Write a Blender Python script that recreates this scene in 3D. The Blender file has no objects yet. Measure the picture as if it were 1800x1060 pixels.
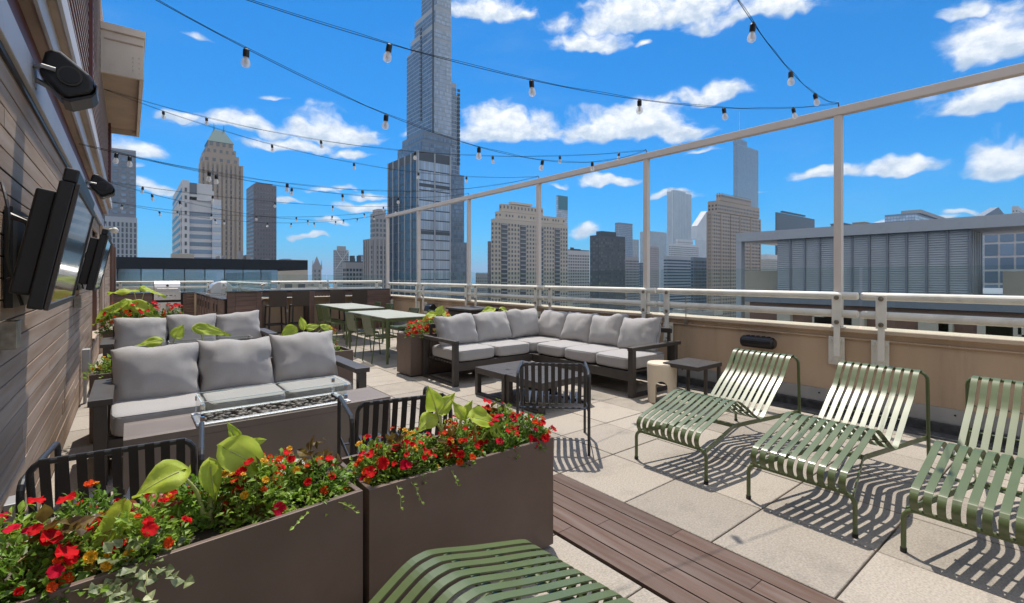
import bpy, math, random
from mathutils import Vector, Matrix, noise as mnoise
rad = math.radians
random.seed(7)
S = bpy.context.scene
COL = S.collection

# ------------------------------------------------------------------ camera
EYE = 1.45; FPX = 845.0; HZ = 486.0
YAW = math.atan((900 - 226) / FPX)
sy, cy = math.sin(YAW), math.cos(YAW)
cam = bpy.data.cameras.new('camera'); camo = bpy.data.objects.new('camera', cam); COL.objects.link(camo)
camo.location = (0, 0, EYE); camo.rotation_euler = (rad(90), 0, -YAW)
cam.sensor_width = 36; cam.lens = FPX / 1800 * 36; cam.shift_y = -(530 - HZ) / 1800
cam.clip_start = 0.05; cam.clip_end = 120000
S.camera = camo

# ------------------------------------------------------------------ world + sun
SUND = Vector((0.20, 0.38, 1.0)).normalized()
S.view_settings.view_transform = 'Standard'; S.view_settings.look = 'None'
S.view_settings.exposure = 0.47; S.view_settings.gamma = 1
S.render.engine = 'CYCLES'
S.cycles.use_denoising = True
S.cycles.max_bounces = 8; S.cycles.transparent_max_bounces = 24
S.cycles.diffuse_bounces = 3; S.cycles.glossy_bounces = 3; S.cycles.transmission_bounces = 6
S.cycles.sample_clamp_indirect = 6.0
S.cycles.caustics_reflective = False; S.cycles.caustics_refractive = False

W = bpy.data.worlds.new('World'); S.world = W; W.use_nodes = True
wt = W.node_tree; wn = wt.nodes; wl = wt.links; wn.clear()
def wnode(t, **k):
    n = wn.new(t)
    for a, b in k.items(): setattr(n, a, b)
    return n
def wmath(op, a, b=None, c=None, clamp=False):
    n = wn.new('ShaderNodeMath'); n.operation = op; n.use_clamp = clamp
    for i, v in enumerate((a, b, c)):
        if v is None: continue
        if isinstance(v, (int, float)): n.inputs[i].default_value = v
        else: wl.new(v, n.inputs[i])
    return n.outputs[0]
sky = wnode('ShaderNodeTexSky', sky_type='NISHITA'); sky.sun_disc = False
sky.sun_elevation = math.asin(SUND.z); sky.sun_rotation = math.atan2(SUND.x, SUND.y)
sky.altitude = 200; sky.air_density = 1.0; sky.dust_density = 0.25; sky.ozone_density = 2.2
hs = wnode('ShaderNodeHueSaturation'); hs.inputs['Saturation'].default_value = 1.18; hs.inputs['Value'].default_value = 1.0
hs.inputs['Hue'].default_value = 0.5
tn = wnode('ShaderNodeVectorMath', operation='MULTIPLY'); wl.new(sky.outputs[0], tn.inputs[0]); tn.inputs[1].default_value = (.05, .60, 1.04)
wl.new(tn.outputs[0], hs.inputs['Color'])
tc = wnode('ShaderNodeTexCoord')
sp = wnode('ShaderNodeSeparateXYZ'); wl.new(tc.outputs['Generated'], sp.inputs[0])
az = wmath('ARCTAN2', sp.outputs[0], sp.outputs[1]); el = wmath('ARCSINE', sp.outputs[2])
cb = wnode('ShaderNodeCombineXYZ'); wl.new(az, cb.inputs[0]); wl.new(el, cb.inputs[1])
def wnoise(vec, scale, detail, rough=0.55, off=(0, 0, 0), sc=(1, 1, 1)):
    mp = wnode('ShaderNodeMapping'); mp.inputs['Location'].default_value = off; mp.inputs['Scale'].default_value = sc
    wl.new(vec, mp.inputs[0])
    n = wnode('ShaderNodeTexNoise'); n.inputs['Scale'].default_value = scale; n.inputs['Detail'].default_value = detail
    n.inputs['Roughness'].default_value = rough; wl.new(mp.outputs[0], n.inputs['Vector'])
    return n
wp = wnoise(cb.outputs[0], 9, 3, off=(3, 1, 0))
w1 = wnode('ShaderNodeVectorMath', operation='SUBTRACT'); wl.new(wp.outputs['Color'], w1.inputs[0]); w1.inputs[1].default_value = (.5, .5, .5)
w2 = wnode('ShaderNodeVectorMath', operation='SCALE'); wl.new(w1.outputs[0], w2.inputs[0]); w2.inputs['Scale'].default_value = 0.075
w3 = wnode('ShaderNodeVectorMath', operation='ADD'); wl.new(cb.outputs[0], w3.inputs[0]); wl.new(w2.outputs[0], w3.inputs[1])
sp2 = wnode('ShaderNodeSeparateXYZ'); wl.new(w3.outputs[0], sp2.inputs[0])
CLOUDS = [  # bearing / height of each cumulus, taken off the photograph as directions
 (345,62,70,20,.75),(235,258,75,30,1),(430,212,115,32,.95),(590,222,95,42,1.05),(500,250,150,20,.8),(885,215,105,46,1.1),(1110,208,120,50,1.15),
 (1190,218,80,34,1.0),(1253,158,75,27,1.05),(1030,70,90,32,1.0),(1130,14,170,45,1.05),(1330,10,150,34,.95),(850,12,110,34,.95),
 (1750,55,110,75,1.15),(1690,18,60,24,.9),(1740,172,150,50,1.05),(1450,300,110,24,1.0),(1590,292,100,24,1.05),(1775,270,95,48,1.1),
 (1070,308,85,20,.95),(1028,400,40,20,.95),(640,362,80,17,.95),(540,409,45,9,.85),(585,388,70,11,.8),(1185,335,60,14,.85),
 (1555,391,50,11,.9),(1695,374,45,12,.85),(270,332,80,24,.8),(500,352,60,10,.75),(600,325,50,14,.6),(915,26,32,12,.85),(1132,75,22,13,.85),
 (480,170,60,12,.5),(700,410,60,14,.7),(740,230,60,30,.6),(330,200,50,18,.85),(620,270,60,16,.9),(560,330,50,10,.8),(650,345,40,12,.85),(210,290,50,14,.8),(1330,330,50,10,.7),(1240,260,50,12,.6),(980,320,40,10,.7),(1650,385,60,10,.8)]
acc = None; accs = None
for (u, v, ru, rv, k) in CLOUDS:
    xc = (u - 900) / FPX; zc = (HZ - v) / FPX; L = math.hypot(1, xc)
    a0 = YAW + math.atan(xc); e0 = math.atan2(zc, L)
    ra = ru / FPX / (L * L); re = rv / FPX / L
    dx = wmath('DIVIDE', wmath('SUBTRACT', sp2.outputs[0], a0), ra)
    dy = wmath('DIVIDE', wmath('SUBTRACT', sp2.outputs[1], e0 - re * .35), re)
    dyy = wmath('MAXIMUM', dy, wmath('MULTIPLY', dy, -2.3))
    d2 = wmath('ADD', wmath('MULTIPLY', dx, dx), wmath('MULTIPLY', dyy, dyy))
    q = wmath('SUBTRACT', k * .95, wmath('SQRT', d2))
    s_ = wmath('MULTIPLY', wmath('MAXIMUM', q, 0.0), dy)
    acc = q if acc is None else wmath('MAXIMUM', acc, q)
    accs = s_ if accs is None else wmath('ADD', accs, s_)
n1 = wnoise(w3.outputs[0], 12, 9, .58, (1, 5, 0), (1, 1.8, 1))
n2 = wnoise(cb.outputs[0], 34, 5, .6, (7, 2, 0), (1, 1.5, 1))
dens = wmath('ADD', wmath('MULTIPLY', acc, 1.25), wmath('MULTIPLY', wmath('SUBTRACT', n1.outputs[0], .50), 2.3))
mr = wnode('ShaderNodeMapRange', interpolation_type='SMOOTHSTEP'); wl.new(dens, mr.inputs[0])
mr.inputs[1].default_value = -0.02; mr.inputs[2].default_value = 0.66; mr.inputs[4].default_value = 0.97
# thin veils of cirrus
n3 = wnoise(cb.outputs[0], 3.2, 6, .6, (2, 9, 0), (1, 3.2, 1))
mr3 = wnode('ShaderNodeMapRange', interpolation_type='SMOOTHSTEP'); wl.new(n3.outputs[0], mr3.inputs[0])
mr3.inputs[1].default_value = .5; mr3.inputs[2].default_value = .85; mr3.inputs[4].default_value = .07
alpha = wmath('MAXIMUM', mr.outputs[0], mr3.outputs[0])
# unseen broken cloud added overhead and behind the camera as fill light
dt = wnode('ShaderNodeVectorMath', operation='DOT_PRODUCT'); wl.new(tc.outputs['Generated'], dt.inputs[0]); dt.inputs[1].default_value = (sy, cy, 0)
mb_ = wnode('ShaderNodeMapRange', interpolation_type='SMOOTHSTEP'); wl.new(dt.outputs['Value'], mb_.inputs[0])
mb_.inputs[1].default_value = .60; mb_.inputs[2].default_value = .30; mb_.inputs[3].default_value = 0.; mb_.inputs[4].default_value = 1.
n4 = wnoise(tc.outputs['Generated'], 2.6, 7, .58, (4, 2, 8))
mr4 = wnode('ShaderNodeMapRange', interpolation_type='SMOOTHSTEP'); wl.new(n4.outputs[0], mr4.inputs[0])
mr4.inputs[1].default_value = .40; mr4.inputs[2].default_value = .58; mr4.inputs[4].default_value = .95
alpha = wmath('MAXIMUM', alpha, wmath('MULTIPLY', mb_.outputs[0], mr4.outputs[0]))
shade = wmath('ADD', wmath('MULTIPLY', accs, 1.1), wmath('MULTIPLY', wmath('SUBTRACT', n2.outputs[0], .45), 1.6))
mrs = wnode('ShaderNodeMapRange', interpolation_type='SMOOTHSTEP'); wl.new(shade, mrs.inputs[0])
mrs.inputs[1].default_value = -.26; mrs.inputs[2].default_value = .62
cc = wnode('ShaderNodeMix', data_type='RGBA'); wl.new(mrs.outputs[0], cc.inputs[0])
CW = 1.0
cc.inputs[6].default_value = (.42, .50, .60, 1); cc.inputs[7].default_value = (.86, .86, .87, 1)
SKYS = 0.105
sm = wnode('ShaderNodeVectorMath', operation='SCALE'); wl.new(hs.outputs[0], sm.inputs[0]); sm.inputs['Scale'].default_value = SKYS
wc = wnode('ShaderNodeMix', data_type='RGBA'); wl.new(mb_.outputs[0], wc.inputs[0]); wl.new(cc.outputs[2], wc.inputs[6]); wc.inputs[7].default_value = (.95, .89, .82, 1)  # warm white tint of the added fill clouds
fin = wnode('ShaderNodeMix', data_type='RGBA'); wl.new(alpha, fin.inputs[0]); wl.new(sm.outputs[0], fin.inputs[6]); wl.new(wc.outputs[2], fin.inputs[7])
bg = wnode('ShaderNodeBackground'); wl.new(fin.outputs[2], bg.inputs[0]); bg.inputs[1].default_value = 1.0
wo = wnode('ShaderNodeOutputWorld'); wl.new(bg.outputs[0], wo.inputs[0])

sl = bpy.data.lights.new('sun', 'SUN'); sl.energy = 3.65; sl.angle = rad(0.53); sl.color = (1.0, .93, .83)
so = bpy.data.objects.new('sun', sl); COL.objects.link(so)
so.rotation_euler = SUND.to_track_quat('Z', 'Y').to_euler(); so.location = (20, 30, 60)

# ------------------------------------------------------------------ directions read off the photo -> points in the world
def dirn(u):
    xc = (u - 900) / FPX
    return sy + xc * cy, cy - xc * sy
def x_at(u, Y): a, b = dirn(u); return Y * a / b
def y_at(u, X): a, b = dirn(u); return X * b / a
def z_at(v, X, Y): return EYE + (HZ - v) / FPX * (X * sy + Y * cy)
def ground(u, v, z=0.0):
    t = (EYE - z) * FPX / (v - HZ); a, b = dirn(u); return t * a, t * b

# ------------------------------------------------------------------ materials
def new_mat(name):
    m = bpy.data.materials.new(name); m.use_nodes = True
    nt = m.node_tree; nt.nodes.clear()
    out = nt.nodes.new('ShaderNodeOutputMaterial'); p = nt.nodes.new('ShaderNodeBsdfPrincipled')
    nt.links.new(p.outputs[0], out.inputs[0])
    return m, nt, p, out
def mul(c, k): return tuple(min(1, x * k) for x in c[:3]) + (1,)
def M(name, col, rough=.6, metal=0., var=.12, scale=6., bump=0., bscale=80., island=0., sc=(1, 1, 1), spec=.5, coat=0., stain=0.,
      translucent=0., detail=4, col2=None, sheen=0.):
    m, nt, p, out = new_mat(name); N = nt.nodes; L = nt.links
    col = tuple(col) + ((1,) if len(col) == 3 else ())
    t = N.new('ShaderNodeTexCoord'); mp = N.new('ShaderNodeMapping'); mp.inputs['Scale'].default_value = sc
    L.new(t.outputs['Object'], mp.inputs[0])
    n = N.new('ShaderNodeTexNoise'); n.inputs['Scale'].default_value = scale; n.inputs['Detail'].default_value = detail
    L.new(mp.outputs[0], n.inputs['Vector'])
    r = N.new('ShaderNodeMapRange'); L.new(n.outputs[0], r.inputs[0]); r.inputs[1].default_value = .3; r.inputs[2].default_value = .7
    mx = N.new('ShaderNodeMix'); mx.data_type = 'RGBA'; L.new(r.outputs[0], mx.inputs[0])
    mx.inputs[6].default_value = mul(col, 1 - var); mx.inputs[7].default_value = (mul(col, 1 + var) if col2 is None else tuple(col2) + (1,))
    res = mx.outputs[2]
    if island:
        g = N.new('ShaderNodeNewGeometry'); ri = N.new('ShaderNodeMapRange'); L.new(g.outputs['Random Per Island'], ri.inputs[0])
        ri.inputs[3].default_value = 1 - island; ri.inputs[4].default_value = 1 + island
        vm = N.new('ShaderNodeVectorMath'); vm.operation = 'SCALE'; L.new(res, vm.inputs[0]); L.new(ri.outputs[0], vm.inputs['Scale'])
        res = vm.outputs[0]
    if stain:
        n2 = N.new('ShaderNodeTexNoise'); n2.inputs['Scale'].default_value = 1.3; n2.inputs['Detail'].default_value = 8
        n2.inputs['Roughness'].default_value = .7
        L.new(mp.outputs[0], n2.inputs['Vector'])
        r2 = N.new('ShaderNodeMapRange'); L.new(n2.outputs[0], r2.inputs[0]); r2.inputs[1].default_value = .52; r2.inputs[2].default_value = .72
        r2.inputs[3].default_value = 1; r2.inputs[4].default_value = 1 - stain
        v2 = N.new('ShaderNodeVectorMath'); v2.operation = 'SCALE'; L.new(res, v2.inputs[0]); L.new(r2.outputs[0], v2.inputs['Scale']); res = v2.outputs[0]
    L.new(res, p.inputs['Base Color'])
    p.inputs['Roughness'].default_value = rough; p.inputs['Metallic'].default_value = metal
    p.inputs['Specular IOR Level'].default_value = spec
    if coat: p.inputs['Coat Weight'].default_value = coat; p.inputs['Coat Roughness'].default_value = .15
    if sheen: p.inputs['Sheen Weight'].default_value = sheen
    if bump:
        nb = N.new('ShaderNodeTexNoise'); nb.inputs['Scale'].default_value = bscale; nb.inputs['Detail'].default_value = 3
        L.new(mp.outputs[0], nb.inputs['Vector'])
        b = N.new('ShaderNodeBump'); b.inputs['Strength'].default_value = min(1, bump); b.inputs['Distance'].default_value = .004
        L.new(nb.outputs[0], b.inputs['Height']); L.new(b.outputs[0], p.inputs['Normal'])
    if translucent:
        tr = N.new('ShaderNodeBsdfTranslucent'); L.new(res, tr.inputs[0])
        ms = N.new('ShaderNodeMixShader'); ms.inputs[0].default_value = translucent
        L.new(p.outputs[0], ms.inputs[1]); L.new(tr.outputs[0], ms.inputs[2]); L.new(ms.outputs[0], out.inputs[0])
    return m
def glass_mat(name, tint=(.93, .97, .96), refl=1.0, rough=0.0):
    m, nt, p, out = new_mat(name); N = nt.nodes; L = nt.links; N.remove(p)
    tr = N.new('ShaderNodeBsdfTransparent'); tr.inputs[0].default_value = tint + (1,)
    gl = N.new('ShaderNodeBsdfGlossy'); gl.inputs['Roughness'].default_value = rough
    fr = N.new('ShaderNodeFresnel'); fr.inputs[0].default_value = 1.5
    k = N.new('ShaderNodeMath'); k.operation = 'MULTIPLY'; k.use_clamp = True; L.new(fr.outputs[0], k.inputs[0]); k.inputs[1].default_value = refl
    ge = N.new('ShaderNodeNewGeometry'); iv = N.new('ShaderNodeMath'); iv.operation = 'SUBTRACT'; iv.inputs[0].default_value = 1; L.new(ge.outputs['Backfacing'], iv.inputs[1])
    k2 = N.new('ShaderNodeMath'); k2.operation = 'MULTIPLY'; L.new(k.outputs[0], k2.inputs[0]); L.new(iv.outputs[0], k2.inputs[1]); k = k2
    ms = N.new('ShaderNodeMixShader'); L.new(k.outputs[0], ms.inputs[0]); L.new(tr.outputs[0], ms.inputs[1]); L.new(gl.outputs[0], ms.inputs[2])
    L.new(ms.outputs[0], out.inputs[0]); return m

MT = {}
MT['paver'] = M('paver_concrete', (.375, .335, .285), .92, var=.20, scale=90, bump=1, bscale=120, island=.15, stain=.30, detail=8, spec=.2)
MT['grout'] = M('paver_joint', (.10, .09, .08), .95)
MT['deck'] = M('deck_wood', (.16, .082, .05), .6, var=.35, scale=2.6, sc=(9, .7, 9), bump=.4, bscale=30, island=.25, col2=(.165, .12, .10), detail=8, spec=.3)
MT['plank'] = M('weathered_plank', (.47, .31, .20), .75, var=.30, scale=1.6, sc=(10, .6, 12), bump=.4, bscale=22, island=.17, detail=8, col2=(.44, .34, .26), spec=.2)
MT['plankdark'] = M('dark_gap', (.03, .026, .024), .9)
MT['bronze'] = M('bronze_planter_metal', (.15, .105, .082), .5, metal=.1, var=.16, scale=2.2, stain=.18, bump=.05, bscale=200, spec=.4)
MT['firetop'] = M('fire_table_metal', (.20, .165, .14), .5, metal=.2, var=.1, scale=3)
MT['frame'] = M('charcoal_aluminium', (.055, .047, .041), .5, metal=.0, var=.15, scale=9, bump=.05, bscale=300)
MT['dchair'] = M('anthracite_tube', (.048, .048, .050), .38, metal=.3, var=.1)
MT['olive'] = M('olive_powder_coat', (.095, .13, .045), .38, var=.10, scale=5, spec=.6, coat=.15)
MT['olivetop'] = M('olive_table_top', (.36, .37, .30), .5, var=.08, scale=3, spec=.6)
MT['fabric'] = M('grey_outdoor_fabric', (.40, .385, .375), .95, var=.07, scale=220, bump=.5, bscale=600, sheen=.3)
MT['piping'] = M('grey_piping', (.22, .22, .235), .95)
MT['stucco'] = M('tan_stucco', (.53, .39, .265), .9, var=.13, scale=1.6, bump=.4, bscale=160, stain=.30, sc=(1, 1.6, .16), detail=8)
MT['cap'] = M('tan_coping', (.62, .50, .38), .85, var=.10, scale=2, bump=.3, bscale=100, stain=.2)
MT['flash'] = M('galvanised_flashing', (.40, .40, .40), .5, metal=.5, var=.15, scale=4, stain=.25)
MT['gutter'] = M('dark_gutter_stone', (.065, .065, .065), .95, var=.5, scale=14, bump=1, bscale=30, detail=8)
MT['white'] = M('white_painted_steel', (.76, .74, .66), .45, var=.08, scale=5, stain=.28, spec=.4, detail=8)
MT['post'] = M('pale_painted_post', (.68, .62, .57), .5, var=.05, scale=3)
MT['rust'] = M('steel_bolt', (.30, .27, .22), .4, metal=.8, var=.3, scale=30)
MT['cream'] = M('cream_panel', (.76, .67, .56), .7, var=.08, scale=1.5, stain=.18)
MT['beige'] = M('beige_soffit', (.50, .385, .29), .75, var=.10, scale=2.5, stain=.2)
MT['maroon'] = M('maroon_siding', (.16, .055, .045), .55, var=.15, scale=3, island=.15)
MT['fascia'] = M('grey_white_fascia', (.60, .58, .58), .6, var=.06, scale=2, stain=.15)
MT['metaldk'] = M('dark_metal', (.03, .03, .032), .4, metal=.2)
MT['black'] = M('black_plastic', (.012, .012, .013), .4, var=.15)
MT['cable'] = M('rubber_cable', (.02, .02, .02), .9, spec=.1)
MT['steel'] = M('brushed_steel', (.70, .68, .65), .42, metal=.75, var=.08, scale=3, sc=(1, 1, 40))
MT['chrome'] = M('chrome', (.75, .75, .76), .12, metal=1.)
MT['ivory'] = M('ivory_plastic', (.72, .62, .48), .5, var=.05, scale=4)
MT['stone'] = M('river_stones', (.16, .14, .125), .6, var=.35, scale=14, island=.45)
MT['soil'] = M('dark_soil', (.035, .025, .018), .95, bump=1, bscale=40, var=.4)
MT['board'] = M('bar_board', (.155, .095, .075), .55, var=.25, scale=2, sc=(1, 1, 12), island=.15, bump=.2, bscale=20)
MT['boardred'] = M('red_brown_door', (.20, .105, .07), .55, var=.25, scale=2, sc=(8, 8, 1), island=.15)
MT['counter'] = M('dark_countertop', (.05, .05, .052), .2, var=.2, scale=20)
MT['wicker'] = M('brown_resin_weave', (.055, .038, .028), .6, var=.3, scale=90, bump=.6, bscale=120)
MT['leafA'] = M('small_green_leaf', (.16, .29, .03), .5, var=.3, scale=20, island=.45, translucent=.35)
MT['leafB'] = M('fresh_green_leaf', (.27, .41, .05), .5, var=.25, scale=20, island=.4, translucent=.4)
MT['leafI'] = M('ivy_leaf', (.12, .22, .07), .5, var=.4, scale=45, island=.30, translucent=.3, col2=(.50, .54, .30))
MT['leafR'] = M('bronze_leaf', (.13, .045, .022), .4, var=.5, scale=25, island=.5, translucent=.3, col2=(.22, .16, .03))
MT['lime'] = M('lime_elephant_ear', (.50, .66, .05), .55, spec=.3, bump=.5, bscale=60, var=.2, scale=9, island=.1, translucent=.42, col2=(.60, .72, .12))
MT['stalk'] = M('pale_stalk', (.50, .54, .20), .5, var=.15, translucent=.15)
MT['red'] = M('red_petal', (.58, .006, .010), .75, var=.25, scale=30, island=.35, translucent=.3, spec=.15)
MT['pink'] = M('crimson_petal', (.55, .004, .030), .75, spec=.15, var=.25, scale=30, island=.35, translucent=.3)
MT['orange'] = M('orange_petal', (.75, .08, .01), .75, spec=.15, var=.25, scale=30, island=.3, translucent=.3)
MT['yellow'] = M('yellow_petal', (.80, .42, .01), .5, var=.2, scale=30, island=.3, translucent=.25)
MT['caladium'] = M('caladium_leaf', (.10, .16, .03), .45, var=.2, scale=26, col2=(.62, .02, .05), translucent=.4)
MT['glass'] = glass_mat('clear_glass', (.90, .955, .945), 1.0)
MT['fireglass'] = glass_mat('fire_guard_glass', (.965, .985, .975), 1.6)
def bulb_mat():
    m, nt, p, out = new_mat('bulb_glass'); N = nt.nodes; L = nt.links
    p.inputs['Base Color'].default_value = (.9, .9, .88, 1); p.inputs['Roughness'].default_value = .12
    tr = N.new('ShaderNodeBsdfTransparent'); tr.inputs[0].default_value = (.96, .97, .98, 1)
    tl = N.new('ShaderNodeBsdfTranslucent'); tl.inputs[0].default_value = (.9, .9, .88, 1)
    m1 = N.new('ShaderNodeMixShader'); m1.inputs[0].default_value = .5; L.new(p.outputs[0], m1.inputs[1]); L.new(tl.outputs[0], m1.inputs[2])
    m2 = N.new('ShaderNodeMixShader'); m2.inputs[0].default_value = .52; L.new(tr.outputs[0], m2.inputs[1]); L.new(m1.outputs[0], m2.inputs[2]); L.new(m2.outputs[0], out.inputs[0]); return m
MT['bulbglass'] = bulb_mat()
MT['glassedge'] = M('pale_glass_edge', (.62, .72, .70), .15, var=.02)
MT['filament'] = M('bulb_core', (.85, .80, .70), .5)
MT['screen'] = M('tv_screen', (.012, .014, .017), .04, var=.1, spec=1.0, coat=1.0)
MT['asphalt'] = M('city_ground', (.09, .095, .085), .9, var=.4, scale=.006, detail=6)
MT['roofgrey'] = M('roof_membrane', (.30, .29, .28), .9, var=.2, scale=.2)

# ------------------------------------------------------------------ mesh helper
class MB:
    def __init__(s): s.v = []; s.f = []
    def add(s, vs, fs):
        o = len(s.v); s.v += [tuple(p) for p in vs]; s.f += [tuple(i + o for i in f) for f in fs]; return s
    def box(s, x0, x1, y0, y1, z0, z1, mat=None):
        vs = [Vector(p) for p in ((x0,y0,z0),(x1,y0,z0),(x1,y1,z0),(x0,y1,z0),(x0,y0,z1),(x1,y0,z1),(x1,y1,z1),(x0,y1,z1))]
        if mat is not None: vs = [mat @ p for p in vs]
        return s.add(vs, [(0,3,2,1),(4,5,6,7),(0,1,5,4),(1,2,6,5),(2,3,7,6),(3,0,4,7)])
    def prism(s, prof, axis, a, b):  # profile polygon extruded along an axis
        n = len(prof)
        def P(q, w): return {'x': (w, q[0], q[1]), 'y': (q[0], w, q[1]), 'z': (q[0], q[1], w)}[axis]
        vs = [P(q, a) for q in prof] + [P(q, b) for q in prof]
        fs = [tuple(range(n))[::-1], tuple(range(n, 2 * n))] + [(i, (i + 1) % n, n + (i + 1) % n, n + i) for i in range(n)]
        return s.add(vs, fs)
    def tube(s, pts, r, seg=8, cap=True, rs=None):
        pts = [Vector(p) for p in pts]; n = len(pts); base = len(s.v)
        up = Vector((0, 0, 1)); d0 = (pts[1] - pts[0]).normalized()
        if abs(d0.z) > .9: up = Vector((1, 0, 0))
        nx = d0.cross(up).normalized()
        for i, p in enumerate(pts):
            d = (pts[min(i + 1, n - 1)] - pts[max(i - 1, 0)]).normalized()
            nx = (nx - d * nx.dot(d)).normalized(); ny = d.cross(nx)
            rr = rs[i] if rs else r
            for k in range(seg):
                a = 2 * math.pi * k / seg
                s.v.append(tuple(p + (nx * math.cos(a) + ny * math.sin(a)) * rr))
        for i in range(n - 1):
            for k in range(seg):
                k2 = (k + 1) % seg
                s.f.append((base + i*seg + k, base + i*seg + k2, base + (i+1)*seg + k2, base + (i+1)*seg + k))
        if cap:
            s.f.append(tuple(base + k for k in range(seg))[::-1]); s.f.append(tuple(base + (n-1)*seg + k for k in range(seg)))
        return s
    def ribbon(s, prof, y0, y1, th):  # flat bar following an (x,z) path, width along y
        n = len(prof); P = [Vector((p[0], 0, p[1])) for p in prof]; base = len(s.v)
        for i in range(n):
            d = (P[min(i+1, n-1)] - P[max(i-1, 0)]).normalized(); nr = Vector((-d.z, 0, d.x)) * th / 2
            for (y, q) in ((y0, nr), (y1, nr), (y1, -nr), (y0, -nr)):
                s.v.append((P[i].x + q.x, y, P[i].z + q.z))
        for i in range(n - 1):
            for k in range(4):
                k2 = (k + 1) % 4; s.f.append((base+i*4+k, base+i*4+k2, base+(i+1)*4+k2, base+(i+1)*4+k))
        s.f.append((base, base+1, base+2, base+3)); s.f.append((base+(n-1)*4+3, base+(n-1)*4+2, base+(n-1)*4+1, base+(n-1)*4)); return s
    def cyl(s, c, r, z0, z1, seg=24, r2=None):
        r2 = r if r2 is None else r2
        vs = [(c[0]+r*math.cos(2*math.pi*k/seg), c[1]+r*math.sin(2*math.pi*k/seg), z0) for k in range(seg)] + \
             [(c[0]+r2*math.cos(2*math.pi*k/seg), c[1]+r2*math.sin(2*math.pi*k/seg), z1) for k in range(seg)]
        return s.add(vs, [tuple(range(seg))[::-1], tuple(range(seg, 2*seg))] + [(k, (k+1)%seg, seg+(k+1)%seg, seg+k) for k in range(seg)])
    def ball(s, c, r, nu=8, nv=6, sc=(1, 1, 1), jit=0):
        base = len(s.v); c = Vector(c)
        for j in range(nv + 1):
            ph = math.pi * j / nv
            for i in range(nu):
                th = 2 * math.pi * i / nu
                d = Vector((math.sin(ph)*math.cos(th)*sc[0], math.sin(ph)*math.sin(th)*sc[1], math.cos(ph)*sc[2])) * r
                if jit: d *= 1 + jit * mnoise.noise((c + d) * 30)
                s.v.append(tuple(c + d))
        for j in range(nv):
            for i in range(nu):
                i2 = (i + 1) % nu; s.f.append((base+j*nu+i, base+(j+1)*nu+i, base+(j+1)*nu+i2, base+j*nu+i2))
        return s
    def build(s, name, mat, parent=None, smooth=False, bevel=0., loc=None, seg=2):
        me = bpy.data.meshes.new(name); me.from_pydata(s.v, [], s.f); me.update()
        if smooth:
            me.polygons.foreach_set('use_smooth', [True] * len(me.polygons))
        o = bpy.data.objects.new(name, me); COL.objects.link(o)
        if mat: me.materials.append(MT[mat] if isinstance(mat, str) else mat)
        if parent is not None: o.parent = parent
        if loc: o.location = loc
        if bevel:
            b = o.modifiers.new('bevel', 'BEVEL'); b.width = bevel; b.segments = seg; b.limit_method = 'ANGLE'; b.angle_limit = rad(40)
            b.harden_normals = False
        return o
def tag(o, label=None, cat=None, group=None, kind=None):
    if label: o['label'] = label
    if cat: o['category'] = cat
    if group: o['group'] = group
    if kind: o['kind'] = kind
    return o
def thing(name, label, cat, loc=(0, 0, 0), rz=0., group=None):
    o = bpy.data.objects.new(name, None); COL.objects.link(o); o.empty_display_size = .1
    o.location = loc; o.rotation_euler = (0, 0, rz); return tag(o, label, cat, group)
def struct(mb, name, mat, **k): return tag(mb.build(name, mat, **k), kind='structure')
def kids(o): return [c for c in bpy.data.objects if c.parent == o]
def dup(root, loc, rz=None, label=None, group=None):
    def cp(o, par):
        c = o.copy(); COL.objects.link(c)
        if par is not None: c.parent = par
        for ch in CH.get(o.name, []): cp(ch, c)
        return c
    CH = {}
    for ob in bpy.data.objects:
        if ob.parent is not None: CH.setdefault(ob.parent.name, []).append(ob)
    r = cp(root, None); r.location = loc
    if rz is not None: r.rotation_euler = (0, 0, rz)
    if label: r['label'] = label
    if group: r['group'] = group
    return r
def smooth_path(pts, n=6):  # Catmull-Rom through 2d/3d points
    P = [Vector(p) for p in pts]; out = []
    for i in range(len(P) - 1):
        p0 = P[max(i-1, 0)]; p1 = P[i]; p2 = P[i+1]; p3 = P[min(i+2, len(P)-1)]
        for k in range(n):
            t = k / n
            out.append(.5 * ((2*p1) + (p2-p0)*t + (2*p0-5*p1+4*p2-p3)*t*t + (3*p1-p0-3*p2+p3)*t**3))
    out.append(P[-1]); return out

# ================================================================== GROUND, TERRACE, BUILDING
BASE = -75.0
g = MB(); g.add([(-60000,-60000,BASE),(60000,-60000,BASE),(60000,60000,BASE),(-60000,60000,BASE)], [(0,1,2,3)])
struct(g, 'city_ground', 'asphalt')
MT['lake'] = M('lake_water', (.02, .12, .20), .25, var=.15, scale=.002)
lk = MB(); lk.add([(-60000,2300,BASE+.4),(60000,3600,BASE+.4),(60000,60000,BASE+.4),(-60000,60000,BASE+.4)], [(0,1,2,3)])
struct(lk, 'lake_water', 'lake')

# the block our terrace sits on
tb = MB(); tb.box(-.5, 6.35, -8, 13.78, BASE, -.06); tb.box(-.5, 3.05, 13.78, 21.9, BASE, -.06); tb.box(-14, -.5, -8, 21.9, BASE, -.06)
tag(struct(tb, 'terrace_slab', 'grout'), 'concrete slab carrying the roof terrace', None)
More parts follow.
